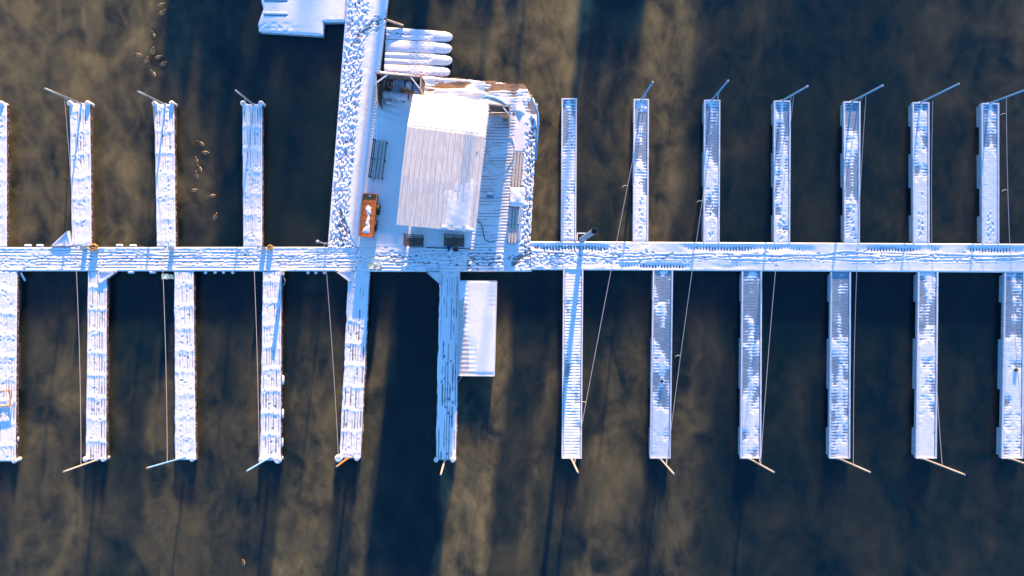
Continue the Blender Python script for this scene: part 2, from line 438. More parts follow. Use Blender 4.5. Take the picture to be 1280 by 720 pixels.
TREES = [  # u, width px, shadow end px, y of tree, density
 (218, 30, 120, 62, 1.6), (240, 46, 140, 66, 1.6), (268, 46, 165, 62, 1.6), (294, 40, 215, 68, 1.4),
 (526, 34, 92, 60, 1.8), (556, 40, 30, 64, 1.4), (600, 26, 40, 70, .8), (640, 30, 50, 66, 1.0),
 (735, 30, 90, 62, 1.6), (756, 36, 120, 66, 1.6), (780, 36, 110, 62, 1.6), (798, 26, 80, 66, 1.4),
 (335, 90, 330, 130, .12), (385, 90, 320, 140, .12),
]
for a in TREES: conifer(*a)
for i in range(22):
    conifer(875 + i * 27 + random.uniform(-8, 8), random.uniform(60, 95), random.uniform(700, 1100), random.uniform(170, 235), 0.038, 'sparse tall conifer in the stand on the far shore')
mast(612, 0.20, 720, 72); mast(656, 0.14, 720, 58); mast(733, 0.30, 420, 60); mast(436, 0.13, 720, 58); mast(480, 0.42, 330, 62)

# ------------------------------------------------------------------ finger docks
def dip(x, c, w): return np.exp(-((x - c) / w) ** 2)

def hull(q, t, floats, deck_over=0.03, rub=None):
    """frame beams and pontoon floats under a finger"""
    for u, nm in ((0.0, 'side_beam'), (1.0, 'side_beam')):
        a = q.at(u, 0.004, 0.40); b = q.at(u, 0.996, 0.40)
        d = (q.c[1] - q.c[0]).normalized() * (0.05 if u == 0 else -0.05)
        mb = MB(); mb.bar(a + d, b + d, 0.08, 0.19)
        mb.build(nm, (rub if (rub and u == 1.0) else 'float'), t)
    for f0, f1 in floats:
        e0, e1 = (.04, .96) if rub else (.012, .99)
        pts = [q.at(e0, f0), q.at(e1, f0), q.at(e1, f1), q.at(e0, f1)]
        mb = MB(); mb.prism([(p.x, p.y) for p in pts], -0.25, 0.30)
        mb.build('float', 'dark' if rub else 'float', t)

def make_curb(q, t, side, hgt=0.12, w=0.10):
    mb = MB()
    if side in ('left', 'right'):
        u = 0.0 if side == 'left' else 1.0
        d = (q.c[1] - q.c[0]).normalized() * (w / 2 if u == 0 else -w / 2)
        n = 12
        for i in range(n):
            a = q.at(u, i / n + .0006, ZD + hgt / 2 - .02) + d; b = q.at(u, (i + 1) / n - .0006, ZD + hgt / 2 - .02) + d
            mb.bar(a, b, w, hgt + random.uniform(-.012, .012))
    else:
        v = 0.0 if side == 'top' else 1.0
        d = (q.c[3] - q.c[0]).normalized() * (w / 2 if v == 0 else -w / 2)
        e = (w + .01) / q.W
        a = q.at(e, v, ZD + hgt / 2 - .02) + d; b = q.at(1 - e, v, ZD + hgt / 2 - .02) + d
        mb.bar(a, b, w, hgt)
    mb.build('curb', 'white', t)

def right_finger(q, label, root_at, seed, cover, group):
    """narrow pontoon finger with crosswise grey boards between white curbs; root_at 'top' or 'bottom'"""
    c = q.center(); t = thing('finger_dock', (c.x, c.y, 0), label, 'dock', group)
    fl = [(0.015, 0.16), (0.36, 0.63), (0.84, 0.985)] if root_at == 'top' else [(0.015, 0.16), (0.36, 0.60), (0.80, 0.985)]
    hull(q, t, fl)
    p = planks(q, False, 0.235, 0.02, u0=0.07, u1=.93, jit=.006); p.build('planking', 'frost_plank', t)
    make_curb(q, t, 'left'); make_curb(q, t, 'right'); make_curb(q, t, 'bottom' if root_at == 'top' else 'top')
    pitch = q.L / max(1, round(q.L / 0.235))
    def hf(Sx, T, W, L):
        Sx = Sx + W * .07
        W0 = q.W
        tt = T if root_at == 'top' else L - T      # distance from the root
        ph = (T / pitch) % 1.0
        tooth = np.abs(ph - 0.5) * 2               # 1 at the gaps, 0 mid board
        mound = .2 + fbm(Sx * 1.0, T * 0.7, 4, seed) * 1.9 + 0.45 * fbm(Sx * 2.5, T * 1.7, 3, seed + 3)
        b = np.interp(tt, cover[0], cover[1])
        ridge = 0.55 * np.exp(-((Sx - W0 * (.5 + .06 * vnoise(T * .5, T * 0, seed + 8))) / (W0 * .12)) ** 2)
        edge = 0.2 * (np.exp(-(Sx - .1) / .08) + np.exp(-(W0 - .1 - Sx) / .08))
        h = 0.05 * (mound + b + .02 + ridge + edge) - 0.004
        h = h - (0.030 if seed in (300, 200) else .026 * (1 - sstep(.012, .05, h)) + .004) * (1 - tooth)
        return np.minimum(h, 0.05 + 0.008 * fbm(Sx * 3, T * 3, 3, seed + 5) - (.012 if seed in (300, 200) else .003) * (1 - tooth))
    def prints(H, W, L):
        r = random.Random(seed)
        if root_at == 'bottom':
            for i in range(12):
                t_ = L - (0.3 + abs(r.gauss(0, 2.0))); stamp(H, W, L, r.uniform(.35, W - .35), t_, r.uniform(1.2, 1.9), depth=.03)
    ed = (1, 1, 1, 1)
    snow_on(q, hf, t, u0=.075, u1=.925, seed=seed, prints=prints)
    return t

def left_finger(q, label, root_at, seed, cover, group, bumpers=(), ragged=.03, streak=1.0, clump=1.0):
    """older finger with lengthwise boards, snow lying in clumps over the cross beams"""
    c = q.center(); t = thing('finger_dock', (c.x, c.y, 0), label, 'dock', group)
    hull(q, t, [(0.02, 0.2), (0.38, 0.62), (0.8, 0.98)], rub='rub')
    p = planks(q, True, 0.2, 0.022, u0=0.0, u1=1.0, jit=.004); p.build('planking', 'old_plank', t)
    # rub rail fixed along the right edge
    mb = MB(); d = (q.c[1] - q.c[0]).normalized() * .035
    mb.bar(q.at(1, .005, ZD - .03) + d, q.at(1, .995, ZD - .03) + d, .07, .12); mb.build('rub_rail', 'rub', t)
    for (bx, by, br) in bumpers:
        a = P(bx, by, ZD + .12); mb = MB()
        mb.lathe((a.x, a.y, -0.1), [(br * .72, 0), (br * .8, .1), (br * .8, .62), (br, .66), (br, .78), (br * .55, .84), (br * .5, .79), (br * .18, .79), (br * .1, .86)], 18)
        mb.build('bumper', 'white', t, smooth=False)
    per = 1.72; off = (seed * .37) % per
    def hf(Sx, T, W, L):
        tt = T if root_at == 'top' else L - T
        n = fbm(Sx * 1.1, T * .9, 4, seed); n2 = fbm(Sx * 4.0, T * 3.2, 3, seed + 4)
        cl = (T + off + .1 * vnoise(Sx * 3, T * 0, seed + 2)) % per; cl = np.minimum(cl, per - cl)
        beam = np.exp(-(cl / .24) ** 2) * clump
        b = np.interp(tt, cover[0], cover[1])
        gap = np.abs(((Sx / (q.W / round(q.W / .2))) % 1.0) - .5) * 2
        gap = sstep(.55, 1.0, gap)                      # 1 at the board gaps
        which = vnoise(np.floor(Sx / .2 + .5) * 3.1, np.floor((T + off) / per) * 1.7 + seed, seed + 9)
        gate = sstep(-.35, .35, which + .5 * vnoise(Sx * 5, T * .9, seed + 12))
        h = 0.024 + 0.016 * n + .026 * b + .004 * fbm(Sx * 9, T * 5, 2, seed + 15) + 0.007 * n2
        h = h - streak * 0.10 * gap * gate * (1 - .95 * np.minimum(beam, 1)) * np.clip(1.1 - .6 * b, 0, 1)
        h = h + .020 * beam * (0.7 + .8 * n2)
        return h
    def prints(H, W, L):
        r = random.Random(seed)
        for i in range(40):
            stamp(H, W, L, r.uniform(.25, W - .25), r.uniform(0, L), 1.57 + r.gauss(0, .5), a=.15, b=.08, depth=r.uniform(.008, .028), rim=.006)
    snow_on(q, hf, t, seed=seed, prints=prints, ragged=ragged, res=.045)
    return t

GU, GL = 'finger docks on the north side of the walkway', 'finger docks on the south side of the walkway'
B = .19
left_finger(Quad((-17, 130), (9, 130), (9, 309), (-17, 309)), 'north finger dock cut by the left picture edge, sunlit snow, one white bumper', 'bottom', 21, ([0, 5, 11], [.9, .9, .7]), GU, [(1, 129, .2)], streak=.5)
left_finger(Quad((87, 129), (113, 129), (115, 308), (90, 308)), 'snowy north finger dock with a white triangular gusset left of its root', 'bottom', 31, ([0, 4, 9, 11], [.9, .9, .0, -.1]), GU, [(87, 129, .21), (109.5, 129, .21)])
left_finger(Quad((193, 130), (218, 130), (220, 309), (196, 309)), 'snowy finger dock between the two flocks of ducks, two white bumpers at its tip', 'bottom', 41, ([0, 4, 9, 11], [1, .9, .2, .0]), GU, [(193, 129.5, .2), (214.5, 129, .2)])
left_finger(Quad((303, 130), (328, 130), (328, 309), (304, 309)), 'bluish snowy north finger dock, nearest one left of the wide approach walkway', 'bottom', 51, ([0, 4, 8, 11], [1, .7, .1, -.1]), GU, [(303.5, 129, .2), (326, 129, .2)])

left_finger(Quad((-4, 339), (22, 339), (20, 577), (-6, 577)), 'finger dock on the south side at the left picture edge, carrying a yellow frame', 'top', 61, ([0, 5, 9, 15], [1.2, 1, .1, .1]), GL, [(17.5, 576, .2)])
left_finger(Quad((110, 339), (134, 339), (133, 575), (107, 575)), 'streaked south finger dock with a gusset at its root, ending in a tan pole', 'top', 71, ([0, 3, 15], [.5, -.15, -.3]), GL, [(106.5, 574, .2), (129, 574, .2)])
left_finger(Quad((218, 339), (242, 339), (245, 575), (219, 575)), 'thickly snowed south finger dock ending in a blue pole with orange ends', 'top', 81, ([0, 3, 8, 9, 15], [.9, .4, .5, 1.1, 1.2]), GL, [(240, 574, .2)], ragged=.05)
left_finger(Quad((329, 339), (352, 339), (351, 576), (325, 576)), 'south finger dock with white fenders along its right edge', 'top', 91, ([0, 2, 5, 8, 15], [.8, .3, .6, -.2, -.2]), GL, [(326, 575, .19), (347, 575, .29)], ragged=.05)
left_finger(Quad((436, 339), (462, 339), (451, 573), (425, 573)), 'slanting south finger dock ending in an orange pole and a big white ball', 'top', 101, ([0, 3, 5, 15], [.8, .3, .0, -.4]), GL, [(423, 573, .30), (446, 573, .2)], ragged=.08)
left_finger(Quad((550, 339), (575, 339), (570, 575), (545, 575)), 'blue shaded finger dock running beside the white corrugated cover', 'top', 111, ([0, 4, 7.5, 15], [.5, .3, -.55, -.6]), GL, [(545, 575, .18), (566, 575, .2)], ragged=.06, streak=1.2, clump=.5)

up = [((702, 123), (721, 123), (720, 301), (701, 301)), ((792, 124), (811, 124), (810, 302), (791, 302)), ((880, 125), (900, 125), (899, 303), (879, 303)),
      ((967, 126), (988, 126), (987, 304), (967, 304)), ((1054, 127), (1075, 127), (1074, 304), (1055, 304)), ((1140, 128), (1161, 128), (1161, 304), (1141, 304)),
      ((1226, 129), (1248, 129), (1248, 305), (1227, 305))]
upl = ['north finger dock without a mooring pole, its root beside the black topped pile',
       'grey boarded finger dock on the north side, first one right of the black topped pile',
       'blue shaded north finger dock, second to the right of the black topped pile',
       'north finger dock with grey outer half, third right of the black topped pile',
       'north finger dock with a cable hanging on its right, fourth right of the pile',
       'north finger dock with a long blue pole and no cable on either side',
       'rightmost finger dock on the north side, a knotted cable hanging to its right']
upc = [([0, 6.5, 7.5, 11], [1.5, 1.4, .1, -.25]), ([0, 3.5, 4.5, 6, 11], [1.4, 1.0, .3, .1, -.5]), ([0, 2, 4, 11], [1.0, .7, .05, -.45]), ([0, 3, 5, 11], [1.2, .8, .2, -.35]),
       ([0, 3, 5, 11], [1.2, .7, .1, -.35]), ([0, 4, 6, 11], [1.3, 1.1, .2, -.2]), ([0, 5, 7, 11], [1.4, 1.3, .4, 0])]
for i, c4 in enumerate(up): right_finger(Quad(*c4), upl[i], 'bottom', 200 + i * 7, upc[i], GU)
lo = [((704, 337), (729, 337), (727, 573), (702, 573)), ((816, 338), (841, 338), (838, 573), (812, 573)), ((927, 339), (952, 339), (951, 573), (925, 573)),
      ((1038, 340), (1063, 340), (1062, 573), (1036, 573)), ((1147, 340), (1172, 340), (1170, 573), (1144, 573)), ((1255, 341), (1280, 341), (1278, 573), (1251, 573))]
lol = ['sunlit south finger dock below the black topped pile, a broad shadow across it',
       'grey boarded south finger dock with a thin ridge of snow along its middle',
       'blue grey south finger dock with toothed snow, its cable well clear on the right',
       'south finger dock with snowy outer half and a cable close along its right edge',
       'south finger dock with snow patches, its cable meeting the edge halfway down',
       'rightmost south finger dock at the right picture edge, dark rope on its snow']
loc_ = [([0, 3, 5, 7, 10, 15], [.3, .4, .9, .5, .5, 1.2]), ([0, 7, 9, 12, 15], [-.5, -.5, .1, .5, 1.0]), ([0, 5, 6, 8, 11, 13, 15], [-.45, -.35, .1, -.5, .4, .2, .9]),
        ([0, 4, 6, 8, 15], [-.35, -.35, .3, .4, .9]), ([0, 4, 6, 10, 15], [-.25, -.3, .35, .15, .7]), ([0, 3, 6, 7, 15], [.1, -.35, .3, .8, .6])]
for i, c4 in enumerate(lo): right_finger(Quad(*c4), lol[i], 'top', 300 + i * 7, loc_[i], GL)

# ------------------------------------------------------------------ mooring poles at the finger tips, with their stays
def hpole(b, t):
    rb = math.hypot(b[0] - 640, b[1] - 360); rt = math.hypot(t[0] - 640, t[1] - 360)
    return min(4.6, max(2.6, 54 * (1 - rb / rt)))
def pole(b, tp, m, label, stay=None, r=.07, ends=None):
    h = hpole(b, tp); p0 = P(*b, ZD); p1 = P(*tp, ZD + h)
    d = (p1 - p0); pb = p0 - d * (0.9 / d.z)
    t = thing('mooring_pole', (p0.x, p0.y, 0), label, 'pole', 'mooring poles at the finger tips')
    mb = MB(); mb.tube([pb, p0, p0 + d * .5, p1], [r, r, r, r * .9], 12); mb.build('shaft', m, t, True)
    mb = MB(); mb.lathe((p1.x, p1.y, p1.z), [(r * .95, -.02), (r * 1.08, 0), (r * 1.08, .05), (r * .3, .07)], 12); mb.build('cap', ends or 'steel', t)
    mb = MB(); mb.lathe((p0.x, p0.y, ZD - .12), [(r * 1.7, 0), (r * 1.7, .1), (r * 1.2, .12)], 12); mb.build('collar', 'steel', t)
    if stay:
        f, foot = stay
        a = p0 + d * f; mb = MB(); mb.tube([a, P(*foot, ZD + .05)], .035, 6); mb.build('stay', 'steel', t)
    return p0 + d * .5
tips = {}
for k, b, tp, m, lab, st in [
    ('ul1', (102, 130), (57, 111), 'steel', 'grey mooring pole leaning out left above the leftmost whole finger dock tip', (.5, (88, 130))),
    ('ul2', (207, 131), (173, 114.5), 'steel', 'grey mooring pole on the finger tip nearest the ducks', (.5, (194, 131))),
    ('ul3', (317, 131), (295, 113.5), 'steel', 'short grey mooring pole on the finger tip left of the snowy approach walkway', (.5, (304, 131))),
    ('ur2', (801, 125), (816, 103), 'bluepole', 'steep blue grey mooring pole on the grey boarded finger right of the house', (.4, (806, 125))),
    ('ur3', (889, 126), (910, 101), 'bluepole', 'blue mooring pole at the tip of the deep blue shaded finger', (.4, (897, 126))),
    ('ur4', (977, 126.5), (1009, 108), 'bluepole', 'blue mooring pole at the tip of the third north finger right of the pile', (.4, (988, 128))),
    ('ur5', (1064, 127.5), (1103, 107), 'bluepole', 'blue mooring pole at the tip of the fourth finger right of the pile', (.45, (1073, 128))),
    ('ur6', (1150, 128.5), (1198, 105), 'bluepole', 'longest blue mooring pole in view, with no cable', None),
    ('ur7', (1236, 129.5), (1288, 110), 'bluepole', 'blue mooring pole cut by the right picture edge', None),
    ('ll1', (121, 575), (80, 589.5), 'tanpole', 'tan mooring pole at the tip of the streaked finger dock', None),
    ('ll2', (232, 571.5), (184, 585), 'bluepole', 'blue mooring pole with orange ends at the smooth snowy finger tip', None),
    ('ll3', (338, 571.5), (309, 588.5), 'bluepole', 'blue mooring pole beside the largest white bumper', None),
    ('ll4', (436, 572), (421, 583), 'orange', 'short orange mooring pole beside the big white ball', None),
    ('ll5', (556, 575), (551, 593), 'tanpole', 'short tan mooring pole at the blue shaded finger tip', None),
    ('lr1', (714, 573), (722.5, 590.5), 'tanpole', 'steep tan mooring pole at the sunlit finger tip below the pile', (.5, (719, 573))),
    ('lr2', (825, 573), (842, 592), 'tanpole', 'tan mooring pole at the finger with the thin snow ridge', (.5, (833, 573))),
    ('lr3', (936, 573), (967, 590), 'tanpole', 'pale mooring pole at the blue grey finger tip', (.5, (949, 573))),
    ('lr4', (1048, 573), (1087, 590), 'tanpole', 'pale mooring pole whose cable runs close along its finger', None),
    ('lr5', (1153, 573), (1205, 593), 'tanpole', 'longest pale mooring pole on the south side', None),
    ('lr6', (1262, 573), (1318, 592), 'tanpole', 'pale mooring pole cut by the right picture edge on the south side', None)]:
    tips[k] = pole(b, tp, m, lab, st, ends='orange' if k == 'll2' else None)

# pole lamp at the corner of the approach walkway
b = P(408.5, 305, ZD); tp = P(397, 302, ZD + 2.6); t = thing('lamp_post', (b.x, b.y, 0), 'short lamp post at the left corner where the approach walkway meets the long walkway', 'lamp')
mb = MB(); mb.tube([b, tp], .05, 8); mb.build('post', 'steel', t)
mb = MB(); mb.lathe((b.x, b.y, ZD), [(.16, 0), (.16, .05), (.07, .08)], 12); mb.build('base_plate', 'dark', t)
mb = MB(); mb.lathe((tp.x, tp.y, tp.z - .05), [(.06, -.06), (.13, 0), (.13, .1), (.03, .16)], 12); mb.build('lamp_head', 'steel', t)

def cable(a, b, label, sag=.5, hooks=()):
    a, b = Vector(a), Vector(b); pts = []
    for i in range(25):
        f = i / 24; p = a.lerp(b, f); p.z -= sag * 4 * f * (1 - f); pts.append(p)
    mb = MB(); mb.tube(pts, .02, 6)
    for f in hooks:
        p = pts[int(f * 24)]; mb.tube([p, p + Vector((-.2, .06, -.05)), p + Vector((-.38, -.06, -.1))], .025, 5)
    o = mb.build('cable', 'rope', loc=a)
    tag(o, label, 'cable', 'cables slung across the walkway')
cable(tips['ul1'], tips['ll1'], 'cable crossing the walkway beside the left triangular gussets')
cable(tips['ul2'], tips['ll2'], 'cable from the finger tip nearest the ducks to the blue pole with orange ends')
cable(tips['ul3'], tips['ll3'], 'cable from the short grey pole to the blue pole by the largest bumper')
cable(P(405, 304, ZD + 1.9), P(423, 572, ZD + 1.2), 'cable from the lamp post down to the big white ball', .3)
cable(tips['ur2'], tips['lr1'], 'slanting cable passing the black topped pile on its right', hooks=(.28, .85))
cable(tips['ur3'], tips['lr2'], 'slanting cable running to the finger with the thin snow ridge', hooks=(.3, .72))
cable(tips['ur4'], tips['lr3'], 'cable running to the blue grey finger tip')
cable(tips['ur5'], tips['lr4'], 'almost upright cable close beside the fourth finger right of the pile')
cable(P(1166, 126, ZD + 1.6), tips['lr5'], 'cable meeting its finger halfway down before the longest pale pole', .6)
cable(P(1258, 123, ZD + 1.6), P(1283, 580, ZD + 1.8), 'knotted cable nearest the right picture edge', hooks=(.06, .28))

# ------------------------------------------------------------------ the long walkway, the approach and the platform
def track(H, Sx, T, path, w, depth, step=.35, seed=0):
    """a trodden or dragged line across the grid: path gives the S position for every T"""
    d = Sx - path
    br = .35 + .65 * sstep(-.2, .25, vnoise(T / step, Sx * 0 + seed, seed))
    H += -depth * np.exp(-(d / w) ** 2) * br + depth * .4 * np.exp(-((d + 2.0 * w) / w) ** 2) * br + depth * .3 * np.exp(-((d - 2.1 * w) / w) ** 2) * br

def walkway_base(q, t, along, pitch, m='old_plank', uu=(0, 1)):
    planks(q, along, pitch, .02, jit=.005).build('planking', m, t)
    for e0, e1 in (((0, 0), (1, 0)), ((0, 1), (1, 1))) if q.W > q.L else (((0, 0), (0, 1)), ((1, 0), (1, 1))):
        a, b = q.at(*e0, .38), q.at(*e1, .38)
        inn = (q.center() - (a + b) / 2); inn.z = 0; inn = inn.normalized() * .06
        MB().bar(a + inn, b + inn, .1, .2).build('side_beam', 'float', t)
    n = int(max(q.W, q.L) / 6)
    for i in range(n):
        f0, f1 = (i + .12) / n, (i + .88) / n
        if q.W > q.L: pts = [q.at(f0, .1), q.at(f1, .1), q.at(f1, .9), q.at(f0, .9)]
        else: pts = [q.at(.1, f0), q.at(.9, f0), q.at(.9, f1), q.at(.1, f1)]
        MB().prism([(p.x, p.y) for p in pts], -.25, .30).build('float', 'float', t)

# left walkway: boards run along it. Quad order here: S across (photo x), T down -> swap so S is width
qL = Quad((-70, 309), (448, 308.5), (444, 339), (-70, 339))
c = qL.center(); t = thing('walkway', (c.x, c.y, 0), 'left half of the long floating walkway, trodden snow over lengthwise boards', 'walkway', 'walkways of the marina')
walkway_base(qL, t, False, .24)
def hL(Sx, T, W, L):   # S along the walkway, T across
    n = fbm(Sx * .7, T * 1.1, 4, 501); n2 = fbm(Sx * 3.4, T * 4.2, 3, 502); n3 = fbm(Sx * 1.6, T * 5.5, 3, 505)
    h = .05 + .020 * n + .006 * n2 + .006 * n3
    pitch = L / round(L / .24); ph = (T / pitch) % 1.0
    gap = sstep(.62, 1, np.abs(ph - .5) * 2)
    gate = sstep(-.25, .3, vnoise(Sx * .55, np.floor(T / pitch + .5) * 2.3, 503) + .4 * vnoise(Sx * 4, T, 504))
    h -= .10 * gap * gate
    for k in range(3):
        p = L * (.35 + .14 * k) + .2 * fbm(Sx * .5, T * 0 + k * 7, 3, 510 + k)
        track(h, T, Sx, p, .05, .03, .25, 520 + k)
    h += .05 * (np.exp(-T / .12) + np.exp(-(L - T) / .15)) * (1 + n2)
    return h
def prL(H, W, L):
    r = random.Random(5)
    for i in range(520): stamp(H, W, L, r.uniform(0, W), L * .52 + r.gauss(0, .42), r.gauss(0, .5), a=.14, b=.05, depth=r.uniform(.012, .032), rim=.008)
snow_on(qL, hL, t, prints=prL, edges=(1, 0, 1, 1), res=.05)

qR = Quad((663, 301.5), (1350, 305), (1350, 341.3), (664, 337.5))
c = qR.center(); t = thing('walkway', (c.x, c.y, 0), 'right half of the long floating walkway, wandering tracks in the snow and crosswise grey boards', 'walkway', 'walkways of the marina')
walkway_base(qR, t, True, .235, 'frost_plank')
def hR(Sx, T, W, L):
    n = fbm(Sx * .45, T * .8, 4, 601); n2 = fbm(Sx * 3, T * 3, 3, 602)
    h = .085 + .025 * n + .006 * n2
    pitch = W / round(W / .235); ph = (Sx / pitch) % 1.0
    gap = sstep(.25, .9, np.abs(ph - .5) * 2)
    # boards show through in rows near the north edge, and in a few places near the south edge
    zone = dip(T, .52, .26) * sstep(-.25, .15, fbm(Sx * .28, T * .4, 3, 603)) + dip(T, 1.95, .22) * sstep(.05, .3, fbm(Sx * .22, T * .2 + 5, 3, 604)) * (1 - sstep(14, 22, Sx))
    h -= .14 * zone * (1 - .75 * gap) * (1 + .6 * n2)
    for k, (p0, am, w_) in enumerate([(.42, .10, .05), (.50, .12, .05), (.58, .12, .045), (.46, .16, .05)]):
        p = L * (p0 + am * fbm(Sx * .28, T * 0 + k * 5, 3, 610 + k))
        track(h, T, Sx, p, w_, .06, .55, 620 + k)
    fade = 1 - sstep(2, 12, Sx)
    h += fade * (.035 * fbm(Sx * 2.2, T * 4.5, 3, 630))
    h += .02 * (np.exp(-T / .1) + np.exp(-(L - T) / .12))
    return h
def prR(H, W, L):
    r = random.Random(6)
    for i in range(130): stamp(H, W, L, abs(r.gauss(0, 4)), r.uniform(.4, L - .4), r.gauss(.3, .6), depth=.05)
    for i in range(160): stamp(H, W, L, r.uniform(0, W), L * .47 + r.gauss(0, .25), r.gauss(0, .25), a=.14, b=.06, depth=r.uniform(.03, .055))
snow_on(qR, hR, t, prints=prR, edges=(1, 1, 1, 0), res=.05)

qA = Quad((465.5, -420), (534.8, -420), (449.3, 309), (409.5, 309))
c = qA.center(); t = thing('walkway', (c.x, c.y, 0), 'wide approach walkway from the top of the picture, heavily trampled by footprints', 'walkway', 'walkways of the marina')
walkway_base(qA, t, False, .24)
def hA(Sx, T, W, L):
    u = Sx / W
    n = fbm(Sx * .8, T * .6, 4, 701); n2 = fbm(Sx * 4.5, T * 4.5, 3, 702)
    h = .10 + .02 * n + .006 * n2
    tram = sstep(.02, .10, u) * (1 - sstep(.50, .60, u + .05 * n))
    h += tram * (-.02 + .03 * fbm(Sx * 3.6, T * 3.0, 3, 703))
    h += .05 * dip(u, .70 + .02 * vnoise(T * .3, T * 0, 704), .05) + .06 * dip(u, .90, .035) - .06 * dip(u, .80, .035)
    pitch = L / round(L / .24); ph = (T / pitch) % 1
    gap = sstep(.6, 1, np.abs(ph - .5) * 2)
    h -= .08 * gap * sstep(.93, .98, u) * sstep(26, 34, T) * (1 - sstep(36, 38, T))
    h += .04 * np.exp(-Sx / .1)
    return h
def prA(H, W, L):
    r = random.Random(8)
    for i in range(1600): stamp(H, W, L, W * r.uniform(.06, .54), r.uniform(22, L), 1.57 + r.gauss(.1, .45), a=.19, b=.07, depth=r.uniform(.018, .05), rim=.010)
    for i in range(140):  # a trail that crosses over to the floats
        f = r.random(); stamp(H, W, L, W * (.3 + .72 * f), 29.3 - 1.6 * f + r.gauss(0, .25), -.35 + r.gauss(0, .2), depth=.06)
    for i in range(200):  # spread out on to the long walkway
        f = r.random(); stamp(H, W, L, W * (.3 + .6 * f * r.random()), L - 3.0 * (1 - f), .9 + r.gauss(0, .3), depth=.06)
snow_on(qA, hA, t, prints=prA, edges=(1, 0, 0, 1), res=.05)

# platform the house stands on
POLY = [(474.5, 89), (527, 95), (655, 106), (672, 131), (662.5, 303), (664, 339.5), (444.3, 339.5), (448.2, 309.5)]
def row_span(y):
    xs = []
    n = len(POLY)
    for i in range(n):
        (x0, y0), (x1, y1) = POLY[i], POLY[(i + 1) % n]
        if (y0 <= y < y1) or (y1 <= y < y0): xs.append(x0 + (x1 - x0) * (y - y0) / (y1 - y0))
    return (min(xs), max(xs)) if len(xs) >= 2 else None
c = P(560, 220); plat = thing('deck_platform', (c.x, c.y, 0), 'broad snowy platform carrying the metal roofed house', 'platform')
mb, mb2 = MB(), MB(); y = 89.5; k = 0
while y < 339:
    s_ = row_span(y + 1.9)
    if s_:
        a0, a1 = P(s_[0], y), P(s_[1], y); b0, b1 = P(s_[0], y + 3.55), P(s_[1], y + 3.55)
        dz = random.uniform(-.006, 0)
        (mb2 if y < 122 else mb).hexa([(b0.x, b0.y, .49), (b1.x, b1.y, .49), (a1.x, a1.y, .49), (a0.x, a0.y, .49), (b0.x, b0.y, ZD + dz), (b1.x, b1.y, ZD + dz), (a1.x, a1.y, ZD + dz), (a0.x, a0.y, ZD + dz)])
    y += 3.85
mb.build('planking', 'old_plank', plat); mb2.build('bare_planking', 'brown_plank', plat)
cx = sum(p[0] for p in POLY) / len(POLY); cy = sum(p[1] for p in POLY) / len(POLY)
inner = [P(cx + (p[0] - cx) * .985, cy + (p[1] - cy) * .985) for p in POLY]
mb = MB(); mb.prism([(p.x, p.y) for p in inner], -.25, .485); mb.build('float', 'dark', plat)
mb = MB(); n = len(POLY)
for i in range(1, 6):
    a, b = P(*POLY[i], .44), P(*POLY[(i + 1) % n], .44); mb.bar(a, b, .07, .1)
mb.build('edge_beam', 'rub', plat)

